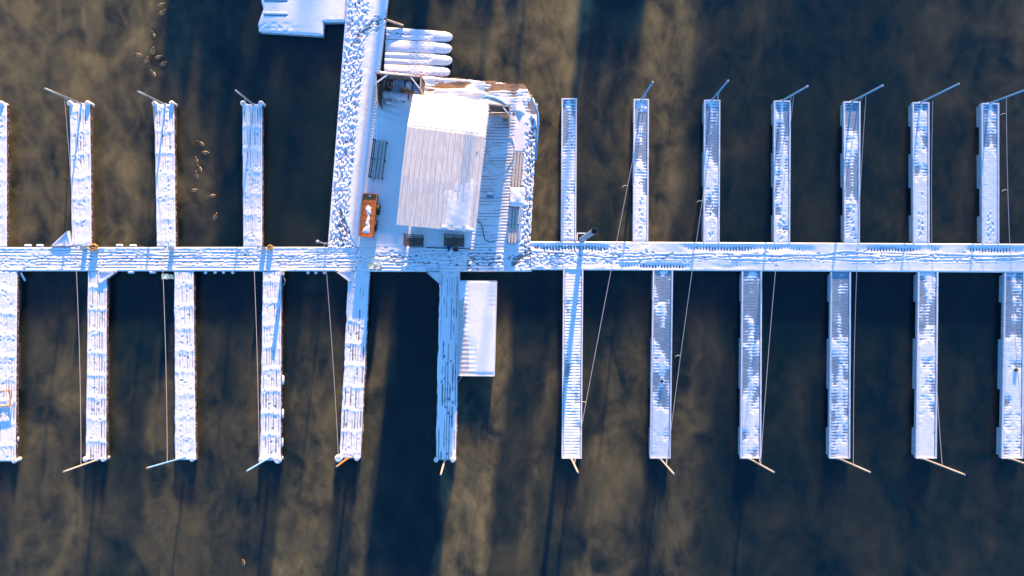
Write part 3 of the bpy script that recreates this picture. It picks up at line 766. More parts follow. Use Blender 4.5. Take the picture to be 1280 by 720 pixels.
def outline_distance(poly, PX, PY):
    """distance in px to a polygon's outline, positive inside"""
    ins = np.full_like(PX, 1e9); inside = np.zeros_like(PX, bool)
    for i in range(len(poly)):
        (ax, ay), (bx, by) = poly[i], poly[(i + 1) % len(poly)]
        ex, ey = bx - ax, by - ay
        f = np.clip(((PX - ax) * ex + (PY - ay) * ey) / (ex * ex + ey * ey), 0, 1)
        ins = np.minimum(ins, np.hypot(PX - ax - f * ex, PY - ay - f * ey))
        if by != ay: inside ^= (((ay <= PY) & (PY < by)) | ((by <= PY) & (PY < ay))) & (PX < ax + (PY - ay) * ex / ey)
    return np.where(inside, ins, -ins)
def platform_snow():
    res = .05
    x0, x1, y0, y1 = 440, 676, 86, 342
    nu = int((x1 - x0) / 16 / res); nv = int((y1 - y0) / 16 / res)
    PX, PY = np.meshgrid(np.linspace(x0, x1, nu), np.linspace(y0, y1, nv))
    Sx, T = (PX - x0) / 16, (PY - y0) / 16
    n = fbm(Sx * .5, T * .5, 4, 801); n2 = fbm(Sx * 3, T * 3, 3, 802)
    h = .075 + .02 * n + .004 * n2
    g = np.abs((((PY - 89.5) / 3.85) % 1.0) - .5) * 2; gap = sstep(.6, 1, g)
    # thin snow with the boards' joints showing, right of the house
    east = sstep(598, 606, PX + .11 * (PY - 150)) * (1 - sstep(634, 640, PX + .13 * (PY - 200)))
    h -= east * (.035 + .10 * gap * sstep(-.3, .2, fbm(Sx * .6, T * 2.2, 3, 803)))
    # benches' lane: rib-like ridges of snow over boards
    lane = dip(PX + .1 * (PY - 240), 636, 7) * sstep(180, 200, PY)
    h += lane * (.03 * fbm(Sx * .8, T * 2.6, 3, 804) - .05 * gap * .8)
    # footprints belt on the right
    belt = dip(PX + .055 * (PY - 220), 662, 6) * sstep(140, 160, PY)
    h += belt * .018 * fbm(Sx * 3.5, T * 3, 3, 805)
    # bare boards on the north strip and the north-east corner
    north = (1 - sstep(116, 124, PY)) * sstep(520, 540, PX)
    h -= north * (.055 + .11 * fbm(Sx * .7, T * 3.6, 4, 806) + .02 * gap)
    h += dip(PX, 590, 9) * dip(PY, 117, 5) * .16
    ne = sstep(650, 656, PX) * (1 - sstep(138, 152, PY)); h -= ne * (.06 + .13 * fbm(Sx * 2.6, T * .9, 3, 807) + .02 * gap)
    ne2 = dip(PX, 644, 5) * dip(PY, 142, 9); h -= ne2 * .07
    h += dip(PX, 650, 5) * dip(PY, 139, 5) * .13
    # south belt, tracks along the walkway
    south = sstep(303, 312, PY)
    h += south * (.03 * fbm(Sx * .9, T * 4.5, 3, 808) - .05 * gap * sstep(.05, .4, vnoise(Sx * .6, np.floor((PY - 89.5) / 3.85), 809)))
    h -= dip(PX, 499, 6) * dip(PY, 327, 10) * gap * .12
    for k in range(4):
        p = 318 + 5 * k + 7 * fbm(Sx * .3, T * 0 + k * 4, 3, 820 + k); track(h, PY / 16, Sx, p / 16, .06, .045, .45, 830 + k)
    # snow cut away under the benches so darker boards deepen their shade
    for bx, by, hx, hy in ((475, 201, 7, 24), (646.5, 213, 6, 22), (641.5, 281, 6, 23), (518, 302.5, 12, 6), (568, 302.5, 12, 6)):
        xx = PX - bx + (-.13 if bx < 500 else -.07) * -(PY - by) * (hy > 10)
        h -= .10 * (1 - sstep(hx * .8, hx * 1.15, np.abs(xx))) * (1 - sstep(hy * .9, hy * 1.1, np.abs(PY - by)))
    # yard snow cut away; darker boards add to the shade on the floor
    h -= .10 * (1 - sstep(118, 126, PY + .15 * (PX - 500))) * (1 - sstep(528, 531, PX)) * sstep(100, 102, PY)
    h -= .08 * dip(PY, 146, 5) * sstep(611, 613, PX) * (1 - sstep(634, 637, PX))
    # wind scallops behind the left fence
    h += dip(PX, 485, 14) * dip(PY, 148, 16) * .03 * np.sin((PY - .35 * (PX - 470)) * .75)
    h -= dip(PX, 468 + 0 * PY, 1.3) * .03 * (PY < 300); h += dip(PX, 472, 1.0) * .03 * (PY < 190)
    r = random.Random(12); W, L = (x1 - x0) / 16, (y1 - y0) / 16
    for i in range(330):
        yy = r.uniform(150, 310); xx = 662 - .055 * (yy - 220) + r.gauss(0, 3.4); stamp(h, W, L, (xx - x0) / 16, (yy - y0) / 16, 1.6 + r.gauss(0, .35), depth=.045, rim=.012)
    for i in range(260): stamp(h, W, L, r.uniform(0, W), (r.gauss(325, 6) - y0) / 16, r.gauss(0, .4), depth=.05)
    for i in range(120):
        f = r.random(); stamp(h, W, L, (640 + 30 * f - x0) / 16, (330 - 22 * f + r.gauss(0, 3) - y0) / 16, -.6, depth=.06)
    # outline
    ins = outline_distance(POLY, PX, PY)
    floor = -.03
    h = np.maximum(h, floor)
    h = floor + (h - floor) * np.sqrt(np.clip(ins / 1.2, 0, 1))
    s = (CAMZ - ZD) / FPX
    grid_mesh('snow_cover', (PX - 640) * s, (360 - PY) * s, ZD + h, h > floor + .006, 'snow', plat)
platform_snow()

# ------------------------------------------------------------------ the house
zN, zB, zC, zS = ZD + 2.9, ZD + 3.95, ZD + 3.93, ZD + 3.84
RL = [P(517, 118, zN), P(509.5, 157.5, zB), P(502, 219.5, zC), P(496, 281, zS)]
RR = [P(610, 126, zN), P(606, 170, zB), P(600, 233, zC), P(594, 290, zS)]
c = P(553, 205); house = thing('house', (c.x, c.y, ZD), 'house with a frosted metal roof on the snowy platform', 'house')
hw = [RL[0].lerp(RR[0], .05), RL[0].lerp(RR[0], .96), RL[3].lerp(RR[3], .96), RL[3].lerp(RR[3], .05)]
ctr = sum(hw, Vector()) / 4
hw = [p + (ctr - p).normalized() * .45 for p in hw]
mb = MB(); mb.prism([(p.x, p.y) for p in hw], ZD - .02, zN - .25); mb.build('wall', 'wall', house)
mb = MB(); a, b = hw[3], hw[2]
dmid = a.lerp(b, .5); mb.box((dmid.x, dmid.y - .02, ZD + 1.05), (1.0, .08, 2.1), math.atan2(b.y - a.y, b.x - a.x)); mb.build('door', 'bluegrey', house)
for f in (.2, .8):
    m_ = a.lerp(b, f); mb = MB(); mb.box((m_.x, m_.y - .02, ZD + 1.5), (1.1, .07, 1.0), math.atan2(b.y - a.y, b.x - a.x)); mb.build('window', 'dark', house)
# roof skin with standing ribs
def roof_point(u, s):   # s in 0..3
    i = min(2, int(s)); f = s - i
    return RL[i].lerp(RL[i + 1], f).lerp(RR[i].lerp(RR[i + 1], f), u)
nu = 130
def roof_grid(s0, s1, nv, hf, name, m, keep_thr=None, parent=None, u0=0, u1=1, nu=130):
    us = np.linspace(u0, u1, nu); ss = np.linspace(s0, s1, nv)
    X = np.zeros((nv, nu)); Y = X.copy(); Z = X.copy()
    for j, s in enumerate(ss):
        for i, u in enumerate(us):
            p = roof_point(u, min(s, 2.99999)); X[j, i], Y[j, i], Z[j, i] = p
    U, SS = np.meshgrid(us, ss); H = hf(U, SS, X, Y)
    keep = H > -.02 if keep_thr is None else H > keep_thr
    return grid_mesh(name, X, Y, Z + H, keep, m, parent or house)
Wroof = 6.1
rib = lambda U: .030 * np.exp(-((((U * 15 + .5) % 1.0) - .5) / .11) ** 2)
roof = roof_grid(0, 3, 91, lambda U, s, X, Y: rib(U) + .012 * fbm(X * 1.2, Y * .4, 3, 900) , 'roof', 'roof', -1)
M['roofseam_shade'] = mat('grey roof seam', (0.40, 0.39, 0.37), (0.52, 0.50, 0.48), 3, 0.6, stretch=(1, .3, 1))  # line shadow along the roof seams put into the colour
roof.data.materials.append(M['roofseam_shade'])
cols = np.arange(129); fr = ((cols + .5) / 129 * 15) % 1.0
seam_shade = (np.abs(fr - .36) < .06)
if len(roof.data.polygons) == 129 * 90: roof.data.polygons.foreach_set('material_index', np.tile(seam_shade, 90).astype(np.int32))
else: print('ROOF', len(roof.data.polygons))
mb = MB()
for i in range(3):   # underside and fascia boards round the roof
    mb.bar(RL[i] - Vector((0, 0, .09)), RL[i + 1] - Vector((0, 0, .09)), .05, .16); mb.bar(RR[i] - Vector((0, 0, .09)), RR[i + 1] - Vector((0, 0, .09)), .05, .16)
mb.bar(RL[0] - Vector((0, 0, .09)), RR[0] - Vector((0, 0, .09)), .05, .16); mb.bar(RL[3] - Vector((0, 0, .09)), RR[3] - Vector((0, 0, .09)), .05, .16)
mb.build('fascia', 'white', house)
def hroofsnow(U, s, X, Y):
    px = 640 + X * FPX / (CAMZ - zC); py = 360 - Y * FPX / (CAMZ - zC)
    n = fbm(X * .9, Y * .6, 4, 910); n2 = fbm(X * 3, Y * 3, 3, 911)
    nside = 1 - sstep(.93, 1.0, s)
    h = nside * .05 + (1 - nside) * -.02
    mid = sstep(.98, 1.05, s) * (1 - sstep(1.9, 2.05, s)) * (-.004 + .016 * n)
    lineu = .53 + .33 * np.clip((s - 2), 0, 1)
    right = sstep(.44, .68, U + .10 * n) * sstep(1.2, 2.3, s + .35 * n)
    h += mid + right * (.030 + .02 * n) + .03 * dip(U, lineu, .10) * sstep(2.0, 2.3, s) * sstep(.42, .62, U)
    h += (1 - sstep(.0, .05, U)) * sstep(1, 1.1, s) * .02
    h += .06 * right * sstep(2.88, 2.97, s) * vnoise(X * 4, Y * 0, 915)
    h -= .05 * sstep(.90, .99, U + .05 * n) * sstep(1.1, 1.3, s)
    h += .008 * n2
    ed = np.clip(np.minimum(U, 1 - U) / .012, 0, 1) * np.clip(s / .05, 0, 1) * np.clip((3 - s) / .03, 0, 1)
    return np.where(ed < 1, -.02 + (np.maximum(h, -.02) + .02) * np.sqrt(ed), h)
roof_grid(0, 3, 180, hroofsnow, 'snow_cover', 'roof_snow', -.012, roof)
b = P(602, 197, zC - .1); mb = MB(); mb.box(b, (.25, .5, .12), .5); mb.bar(b, b + Vector((-.35, .45, .15)), .05, .05); mb.build('eave_bracket', 'tanpole', house)

# ------------------------------------------------------------------ lattice fenced yards beside the house
def fence_panel(t, a, b, h=1.95, m_in='lattice', outer='pinkwood'):
    a, b = Vector(a), Vector(b); d = (b - a).normalized(); L = (b - a).length
    mb = MB(); nrm = Vector((d.y, -d.x, 0)); e = d * .06
    mb.bar(a + e + Vector((0, 0, h / 2 + .02)), b - e + Vector((0, 0, h / 2 + .02)), .03, h - .1); mb.build('shade_backing_board', m_in, t)  # solid board added to stop sun through the lattice and shade the yard
    mb = MB(); n = int(L / .2)
    for k in range(n):      # criss-cross slats on both faces
        for sgn in (1, -1):
            for fc in (-.028, .028):
                p0 = a + d * (L * (k + .5) / n) + nrm * (fc + .004 * sgn)
                q0 = p0 + Vector((0, 0, .12)); q1 = p0 + d * sgn * min(.5, L * .3) + Vector((0, 0, h - .1))
                if not (0.02 < (q1 - a).dot(d) < L - .02): continue
                mb.bar(q0, q1, .035, .012)
    mb.build('lattice', 'old_plank', t)
    mb = MB(); mb.bar(a + Vector((0, 0, h + .03)), b + Vector((0, 0, h + .03)), .09, .06); mb.build('top_rail', outer, t)
    for p in (a, b):
        mb = MB(); mb.box((p.x, p.y, ZD + h / 2), (.11, .11, h + .1)); mb.build('post', outer, t)
def yard(name_label, pts, braces):
    c = P(*pts[1]); t = thing('lattice_fence', (c.x, c.y, ZD), name_label, 'fence', 'lattice fences by the house')
    q = [P(*p) for p in pts]
    for i in range(len(q) - 1): fence_panel(t, q[i], q[i + 1])
    for a, b in braces:
        mb = MB(); mb.bar(P(*a, ZD + 1.95), P(*b, ZD + 1.95), .09, .09); mb.build('corner_brace', 'white', t)
yard('brown lattice fence round the yard full of tanks and boxes left of the roof', [(477.5, 137), (476, 101), (530.5, 105.5), (529.5, 120)], [((468.5, 105), (487, 91.5)), ((511, 93), (525, 111))])
yard('brown lattice fence of the small yard right of the roof', [(612.5, 138.5), (637, 141.5), (636.5, 160)], [((629, 134), (636, 143))])

def item(name, px, py, label, cat, group=None):
    c = P(px, py); return thing(name, (c.x, c.y, ZD), label, cat, group), c
# contents of the left yard
t, c = item('storage_box', 500, 108, 'blue grey box with four pale strips on its lid in the lattice yard', 'box')
MB().box((c.x, c.y, ZD + .35), (.85, .5, .66), -.08).build('body', 'bluegrey', t); 
mb = MB()
for i in range(4): mb.box((c.x - .33 + i * .22, c.y + .1, ZD + .72), (.05, .3, .04), -.08)
mb.build('strip', 'white', t); MB().box((c.x, c.y, ZD + .69), (.9, .54, .03), -.08).build('lid', 'bluegrey', t)
t, c = item('barrel', 513, 109.5, 'round blue grey barrel standing in the lattice yard', 'barrel')
MB().lathe((c.x, c.y, ZD), [(.26, 0), (.29, .05), (.29, .3), (.31, .32), (.29, .34), (.29, .62), (.31, .64), (.29, .66), (.27, .86), (.24, .88)], 20).build('body', 'bluegrey', t)
MB().lathe((c.x, c.y, ZD + .885), [(.235, 0), (.22, .03), (.05, .05)], 20).build('lid', 'tank', t)
t, c = item('crate', 496, 115, 'tilted blue grey crate behind the pale lying tank', 'crate')
MB().box((c.x, c.y, ZD + .25), (.6, .45, .48), .5).build('body', 'bluegrey', t); MB().box((c.x, c.y, ZD + .51), (.66, .5, .04), .5).build('lid', 'bluegrey', t)
t, c = item('tank', 497, 120, 'long pale banded tank lying in the lattice yard, dark open end to the right', 'tank')
a, b = P(479, 118, ZD + .5), P(510, 122, ZD + .5); d = (b - a).normalized()
mb = MB(); mb.tube([a, a + d * .04, b - d * .04, b], [.26, .30, .30, .28], 20); mb.build('shell', 'tank', t, False)
for f in (.34, .66):
    p = a.lerp(b, f); MB().tube([p - d * .03, p + d * .03], .315, 20).build('band', 'white', t)
MB().tube([b, b + d * .03], .24, 18).build('end_opening_shade', 'rubber', t)  # black disc put on for the dark inside of the open end
for f in (.2, .8):
    p = a.lerp(b, f); MB().box((p.x, p.y, ZD + .1), (.12, .6, .24)).build('cradle', 'dark', t)
t, c = item('chair', 489, 128, 'small pale plastic chair standing below the lying tank', 'chair')
MB().box((c.x, c.y, ZD + .42), (.45, .45, .05), -.1).build('seat', 'tank', t); MB().box((c.x - .02, c.y - .24, ZD + .7), (.45, .05, .5), -.1).build('backrest', 'tank', t)
for sx in (-1, 1):
    MB().box((c.x + sx * .22, c.y, ZD + .6), (.05, .42, .05), -.1).build('armrest', 'white', t)
    for sy in (-1, 1): MB().box((c.x + sx * .2, c.y + sy * .19, ZD + .2), (.05, .05, .4), -.1).build('leg', 'tank', t)
t, c = item('timber_pile', 485, 112, 'loose brown timber offcuts leaning in the corner of the lattice yard', 'timber')
for i in range(9):
    p = P(478 + 1.6 * i, 112 + random.uniform(-3, 4), ZD + .05); MB().bar(p, p + Vector((random.uniform(-.25, .3), random.uniform(.2, .6), random.uniform(.5, 1.1))), .08, .05).build('board', random.choice(['brown_plank', 'pinkwood', 'old_plank']), t)
t, c = item('bin', 522, 113, 'grey bin by the right side of the lattice yard', 'bin')
MB().box((c.x, c.y, ZD + .4), (.45, .5, .78)).build('body', 'bluegrey', t); MB().box((c.x, c.y, ZD + .81), (.5, .56, .05), .05).build('lid', 'bluegrey', t)
t, c = item('storage_box', 613, 244, 'small blue grey box half capped with snow on the boards right of the roof', 'box')
MB().box((c.x, c.y, ZD + .2), (.55, .5, .36), -.06).build('body', 'bluegrey', t)
MB().box((c.x, c.y + .1, ZD + .4), (.5, .24, .04), -.06).build('snow_cap', 'snow', t)
# right yard
for i, (px, lab) in enumerate([(614.5, 'leftmost of the three white boxes in the small yard right of the roof'), (619.5, 'middle one of the three white boxes in the small yard right of the roof'), (625.5, 'rightmost of the three white boxes in the small yard right of the roof')]):
    t, c = item('storage_box', px, 149, lab, 'box', 'white boxes in the small yard')
    MB().box((c.x, c.y, ZD + .22), (.28 + .05 * i, .3, .42), .05 * i).build('body', 'tank', t); MB().box((c.x, c.y, ZD + .45), (.31 + .05 * i, .33, .04), .05 * i).build('lid', 'white', t)

# ------------------------------------------------------------------ tarpaulin, pipe, hoses
pts = [P(602, 122.5, ZD + .9), P(609, 121.3, ZD + .95), (P(617, 123, ZD + .95)), P(625, 126.5, ZD + .85), P(632, 131, ZD + .7)]
mb = MB(); mb.tube(pts, [.08, .17, .2, .17, .06], 10); tag(mb.build('tarpaulin', 'tarp', None, True), 'blue rolled tarpaulin curving behind the roof\'s upper right corner', 'tarpaulin')
pts = [P(666, 123, ZD + .25), P(669, 132, ZD + .28), P(672.5, 143, ZD + .25), P(673, 155, ZD + .2), P(671.5, 175, ZD + .15), P(670, 200, ZD + .12)]
mb = MB(); mb.tube(pts, [.07, .085, .085, .08, .07, .06], 8); tag(mb.build('pipe', 'tarp', None, True), 'blue pipe bent along the right edge of the platform', 'pipe')
def hose(cx, cy, rx, ry, label, a0=0, a1=6.3, wob=.06):
    pts = []
    for i in range(41):
        a = a0 + (a1 - a0) * i / 40; k = 1 + wob * math.sin(2.3 * a + cx)
        pts.append(P(cx + rx * k * math.cos(a), cy + ry * k * math.sin(a), ZD + .12 + .02 * math.sin(3 * a)))
    mb = MB(); mb.tube(pts, .028, 6); tag(mb.build('hose', 'hose', loc=pts[0]), label, 'hose', 'hoses beside the house')
hose(626, 185, 18, 23, 'large loop of thin hose lying right of the roof')
hose(621, 200, 15, 19, 'second hose loop crossing the large loop, nearer the house', .5, 5.2)
pts = [P(596, 275, ZD + .12), P(602, 281, ZD + .12), P(604, 290, ZD + .12), P(606, 299, ZD + .12), P(612, 303, ZD + .12), P(618, 302, ZD + .12)]
mb = MB(); mb.tube(pts, .03, 6); tag(mb.build('hose', 'rubber', loc=pts[0]), 'short dark hose snaking from the lower right corner of the roof', 'hose', 'hoses beside the house')
pts = [P(533, 309.5, ZD + .1), P(548, 310, ZD + .11), P(570, 310.5, ZD + .1), P(592, 311.5, ZD + .1)]
mb = MB(); mb.tube(pts, .035, 6); tag(mb.build('hose', 'rubber', loc=pts[0]), 'straight dark hose lying in front of the two dark benches', 'hose', 'hoses beside the house')

# ------------------------------------------------------------------ benches and tables
def bench(px, py, rz, L, slats, back, m, label, seat_w, legm='dark', zseat=.45, group='benches on the platform'):
    """length along local Y turned by rz; back = -1/+1 side that carries a backrest, 0 for none"""
    c = P(px, py); t = thing('bench', (c.x, c.y, ZD), label, 'bench', group)
    cs, sn = math.cos(rz), math.sin(rz)
    W_ = lambda x, y, z: Vector((c.x + x * cs - y * sn, c.y + x * sn + y * cs, ZD + z))
    for i in range(slats):
        x = -seat_w / 2 + seat_w * (i + .5) / slats
        MB().bar(W_(x, -L / 2, zseat), W_(x, L / 2, zseat), seat_w / slats * .72, .05).build('seat_slat', m, t)
    for y in (-L * .46, 0, L * .46):
        mb = MB(); mb.bar(W_(-seat_w * .55, y, zseat - .06), W_(seat_w * .62, y, zseat - .06), .06, .06)
        for s in (-1, 1): mb.bar(W_(s * seat_w * .45, y, zseat - .08), W_(s * seat_w * .55, y, 0), .06, .06)
        mb.build('leg_frame', legm, t)
        if back: MB().bar(W_(back * seat_w * .55, y, zseat - .05), W_(back * (seat_w * .55 + .22), y, zseat + .45), .05, .06).build('back_post', legm, t)
    if back:
        for j in range(2):
            f = .35 + .45 * j; x = back * (seat_w * .55 + .22 * f - .03)
            MB().bar(W_(x, -L / 2, zseat + .05 + .42 * f), W_(x, L / 2, zseat + .05 + .42 * f), .06, .13).build('back_slat', 'benchwood', t)
    return t
bench(475.5, 201, -.13, 3.05, 3, -1, 'palebench', 'long bench with three pale slats and dark backrest left of the house', .75)
bench(646.5, 213, -.08, 2.75, 3, 0, 'palebench', 'sunlit pale slatted bench right of the house, above the snow topped table', .72)
bench(641.5, 281, -.06, 2.85, 3, 0, 'palebench', 'shaded pale slatted bench right of the house, below the snow topped table', .70)
for px, lab in ((518, 'left dark slatted bench at the foot of the roof'), (568, 'right dark slatted bench at the foot of the roof, a navy bag before it')):
    bench(px, 302.5, 1.5708 - .06, 1.55, 4, 1, 'benchwood', lab, .62)
t, c = item('table', 646.5, 247.5, 'square table buried under smooth snow between the two pale benches', 'table')
MB().box((c.x, c.y, ZD + .66), (1.12, 1.4, .06), -.06).build('tabletop', 'palebench', t)
for sx in (-1, 1):
    for sy in (-1, 1): MB().box((c.x + sx * .45, c.y + sy * .58, ZD + .32), (.08, .08, .64), -.06).build('leg', 'dark', t)
U, V = np.meshgrid(np.linspace(-1, 1, 26), np.linspace(-1, 1, 30)); X = U * .58; Y = V * .72
H = .17 * (1 - np.abs(U) ** 4) ** .5 * (1 - np.abs(V) ** 4) ** .5 * (1 + .3 * fbm(X * 2, Y * 2, 3, 950))
cs, sn = math.cos(-.06), math.sin(-.06)
grid_mesh('snow_cover', c.x + X * cs - Y * sn, c.y + X * sn + Y * cs, ZD + .68 + H, H > -1, 'snow', t)
t, c = item('bag', 561.5, 312, 'navy and white bag slumped before the right dark bench', 'bag')
p = [P(559, 307.5), P(565, 308), P(561, 315)]
MB().prism([(q.x, q.y) for q in p], ZD + .06, ZD + .4).build('cloth', 'navy', t)
p = [P(565.2, 308.3), P(565.5, 314.5), P(561.3, 315.2)]
MB().prism([(q.x, q.y) for q in p], ZD + .06, ZD + .33).build('side_panel', 'white', t)
t, c = item('stool', 570, 312, 'small dark stool beside the navy and white bag', 'stool')
MB().box((c.x, c.y, ZD + .4), (.35, .32, .05), .3).build('seat', 'dark', t)
for sx in (-1, 1):
    for sy in (-1, 1): MB().box((c.x + sx * .13, c.y + sy * .12, ZD + .2), (.04, .04, .36), .3).build('leg', 'dark', t)

# rusty orange cart
t, c = item('cart', 460, 269, 'rusty orange steel cart patched with snow beside the approach walkway', 'cart')
tp = [P(454, 242, ZD + .95), P(471, 242.5, ZD + .95), P(466, 296, ZD + .95), P(449, 295.5, ZD + .95)]
mb = MB(); mb.prism([(q.x, q.y) for q in tp], ZD + .3, ZD + .94); mb.build('body', 'rust', t)
mb = MB()
for i in range(4):
    a, b = tp[i], tp[(i + 1) % 4]; d = (b - a).normalized() * .04; mb.bar(a + d, b - d, .07, .12)
mb.build('rim', 'rust', t)
mb = MB()
for i in range(7):
    f = (i + .5) / 7; mb.bar(tp[0].lerp(tp[3], f) + Vector((.06, 0, -.03)), tp[1].lerp(tp[2], f) + Vector((-.06, 0, -.03)), .05, .05)
mb.build('rib', 'rust', t)
nu, nv = 24, 70; U, V = np.meshgrid(np.linspace(.05, .95, nu), np.linspace(.03, .97, nv))
X = sum(w_ * q.x for w_, q in zip(((1 - U) * (1 - V), U * (1 - V), U * V, (1 - U) * V), tp)); Y = sum(w_ * q.y for w_, q in zip(((1 - U) * (1 - V), U * (1 - V), U * V, (1 - U) * V), tp))
H = .09 * (fbm(X * 2.4, Y * 1.8, 4, 960) - .02 + .7 * dip(U, .52, .22) * (.6 + .5 * dip(V, .55, .3)) - .52)
grid_mesh('snow_cover', X, Y, ZD + .95 + np.clip(H, -.05, .09), H > -.045, 'snow', t)
for px, py in ((473, 262), (469.5, 282)):
    q = P(px, py, ZD + .32); MB().tube([q + Vector((-.08, 0, 0)), q + Vector((.1, -.02, 0))], .42, 18).build('wheel', 'rubber', t)
for px, py in ((453, 250), (451, 290)):
    q = P(px, py); MB().box((q.x + .1, q.y, ZD + .16), (.08, .08, .3)).build('leg', 'dark', t)

# ------------------------------------------------------------------ drive-on floats, floating pad, corrugated cover
FL = [((482, 33.5), (482, 48.5), (566, 39.5), (566, 53)), ((481.5, 49), (481, 64), (565, 53.6), (565, 68)), ((481, 64.6), (480, 79.5), (565.5, 68.6), (565.5, 82.5)), ((480, 80), (479.5, 91.5), (563, 83), (563, 97.5))]
FLL = ['topmost of the four snow covered tongue shaped floats', 'second tongue shaped float from the top, under snow', 'third tongue shaped float from the top, under snow', 'lowest of the four tongue shaped floats, next to the lattice yard']
for i, (a, b, c_, d) in enumerate(FL):
    zf = .34; q = Quad(a, c_, d, b, zf); c = q.center(); t = thing('jet_ski_float', (c.x, c.y, 0), FLL[i], 'float', 'drive-on floats beside the approach walkway')
    nu, nv = 90, 26
    U, V = np.meshgrid(np.linspace(0, 1, nu), np.linspace(0, 1, nv)); w_ = 2 * V - 1
    # tongue outline: rounded nose at u=1, joined flanks before it
    tip = np.clip((U - .86) / .14, 0, 1); half = np.where(U > .86, np.sqrt(np.clip(1 - tip ** 2, 0, 1)), 1.0) * (1 - .06 * sstep(.7, .78, U))
    Vp = .5 + .5 * w_ * half
    P0 = [np.array(k) for k in q.c]
    X = (P0[0][0] * (1 - U) + P0[1][0] * U) * (1 - Vp) + (P0[3][0] * (1 - U) + P0[2][0] * U) * Vp
    Y = (P0[0][1] * (1 - U) + P0[1][1] * U) * (1 - Vp) + (P0[3][1] * (1 - U) + P0[2][1] * U) * Vp
    arch = (1 - np.abs(w_) ** 2.4)
    H = .02 + arch * (.05 + .10 * sstep(.66, .8, U)) + .03 * fbm(X * .8, Y * 1.5, 3, 970 + i)
    # hollow along the middle (keel bed) and bolt sockets
    H -= .07 * dip(w_, 0, .3) * (1 - sstep(.62, .72, U)) * (i % 2 == 0)
    for k in range(7):
        uu = .38 + .09 * k
        for ww in (-.55, .5): H -= .06 * np.exp(-(((U - uu) * 5.2 / .055) ** 2 + ((w_ - ww) * .45 / .055) ** 2))
    if i == 0:
        r = random.Random(3)
        for k in range(14): stamp(H.T, .9, 5.2, .45 + r.gauss(0, .12), .3 + .13 * k, 1.57, depth=.06)
    H = np.where((np.abs(w_) > .985) | (U > .995) | (U < .004), -.06, H)
    grid_mesh('snow_cover', X, Y, zf + H, H > -1, 'snow', t)
    out = [(X[0, k], Y[0, k]) for k in range(0, nu, 3)] + [(X[-1, k], Y[-1, k]) for k in range(nu - 1, -1, -3)]
    cc = (c.x, c.y); out = [(cc[0] + (p[0] - cc[0]) * .985, cc[1] + (p[1] - cc[1]) * .96) for p in out]
    MB().prism(out, -.2, zf - .03).build('hull', 'float', t)
a, b = P(484, 25, ZD + .1), P(504, 32, .45); mb = MB(); mb.tube([a, b], .09, 8)
tag(mb.build('timber_beam', 'tanpole', loc=a), 'short sunlit timber beam above the topmost tongue shaped float', 'beam')

PAD = [(327, -40), (435.3, -40), (430.5, 27), (404.5, 27.5), (403.5, 44.5), (324, 39.5), (323.2, 30), (326.5, 20), (329.5, 11), (327, 2)]
c = P(380, 0); t = thing('floating_pad', (c.x, c.y, 0), 'snow covered floating pad with two long grooves at the top left of the approach walkway', 'floating pad')
zf = .5; pp = [P(*p, zf) for p in PAD]
MB().prism([(p.x, p.y) for p in pp], -.2, zf - .02).build('hull', 'float', t)
res = .05; x0, x1, y0, y1 = 321, 437, -42, 47
nu = int((x1 - x0) / 16 / res); nv = int((y1 - y0) / 16 / res)
PX, PY = np.meshgrid(np.linspace(x0, x1, nu), np.linspace(y0, y1, nv))
ins = outline_distance(PAD, PX, PY)
h = .10 + .02 * fbm(PX / 30, PY / 30, 4, 981) + .004 * fbm(PX / 4, PY / 4, 3, 982)
for gy, sl in ((1.2, .02), (19, .025), (-18, .02)):
    h -= .12 * np.exp(-((PY - gy - sl * (PX - 330)) / 1.0) ** 2) * sstep(329, 332, PX) * (1 - sstep(358, 361, PX)); h += .05 * np.exp(-((PY - gy + 2 - sl * (PX - 330)) / 1.0) ** 2) * sstep(329, 332, PX) * (1 - sstep(358, 361, PX))
corner = np.exp(-(((PX - 335) / 30) ** 2 + ((PY - 40) / 9) ** 2)); h -= corner * (.07 + .10 * fbm(PX / 7, PY / 5, 4, 983))
h += .06 * dip(PX + .1 * PY, 413, 2.4) - .03 * dip(PX + .1 * PY, 419, 3)
h = np.maximum(h, -.03); h = np.where(ins > 0, -.03 + (h + .03) * np.sqrt(np.clip(ins / 1.6, 0, 1)), -.03)
s = (CAMZ - zf) / FPX
grid_mesh('snow_cover', (PX - 640) * s, (360 - PY) * s, zf + h, h > -.024, 'snow', t)
for gy in (-18, 1.2, 19):
    a, b = P(330, gy, zf + .02), P(360, gy + .8, zf + .02); MB().bar(a, b, .09, .07).build('groove_shade_bar', 'bluegrey', t)  # blue bars laid in the grooves stand for the shade in them

zt = .95
q = Quad((573, 351), (621, 351.5), (618, 470), (570.5, 469.5), zt); c = q.center()
t = thing('boat_cover', (c.x, c.y, 0), 'low white corrugated cover beside the blue shaded finger dock, snow drifted over it', 'cover')
nribs = 21
nu, nv = 60, 300; U, V, X, Y = q.arrays(nu, nv)
corr = lambda V: 0.007 * np.cos(V * nribs * 2 * np.pi)
grid_mesh('corrugated_sheet', X, Y, zt + corr(V), X < 1e9, 'roofstep', t)
for e0, e1, nm in (((0, 0), (0, 1), 0), ((1, 0), (1, 1), 0), ((0, 0), (1, 0), 0), ((0, 1), (1, 1), 0)):
    a, b = q.at(*e0, zt - .07), q.at(*e1, zt - .07); MB().bar(a, b, .06, .22).build('edge_trim', 'white', t)
for u in (.04, .96):
    for v in (.03, .35, .65, .97):
        p = q.at(u, v); MB().box((p.x, p.y, .45), (.09, .09, .8)).build('leg', 'steel', t)
pts = [q.at(-.0, .0), q.at(1, 0), q.at(1, 1), q.at(0, 1)]; cc = q.center(); pts = [cc + (p - cc) * .96 for p in pts]
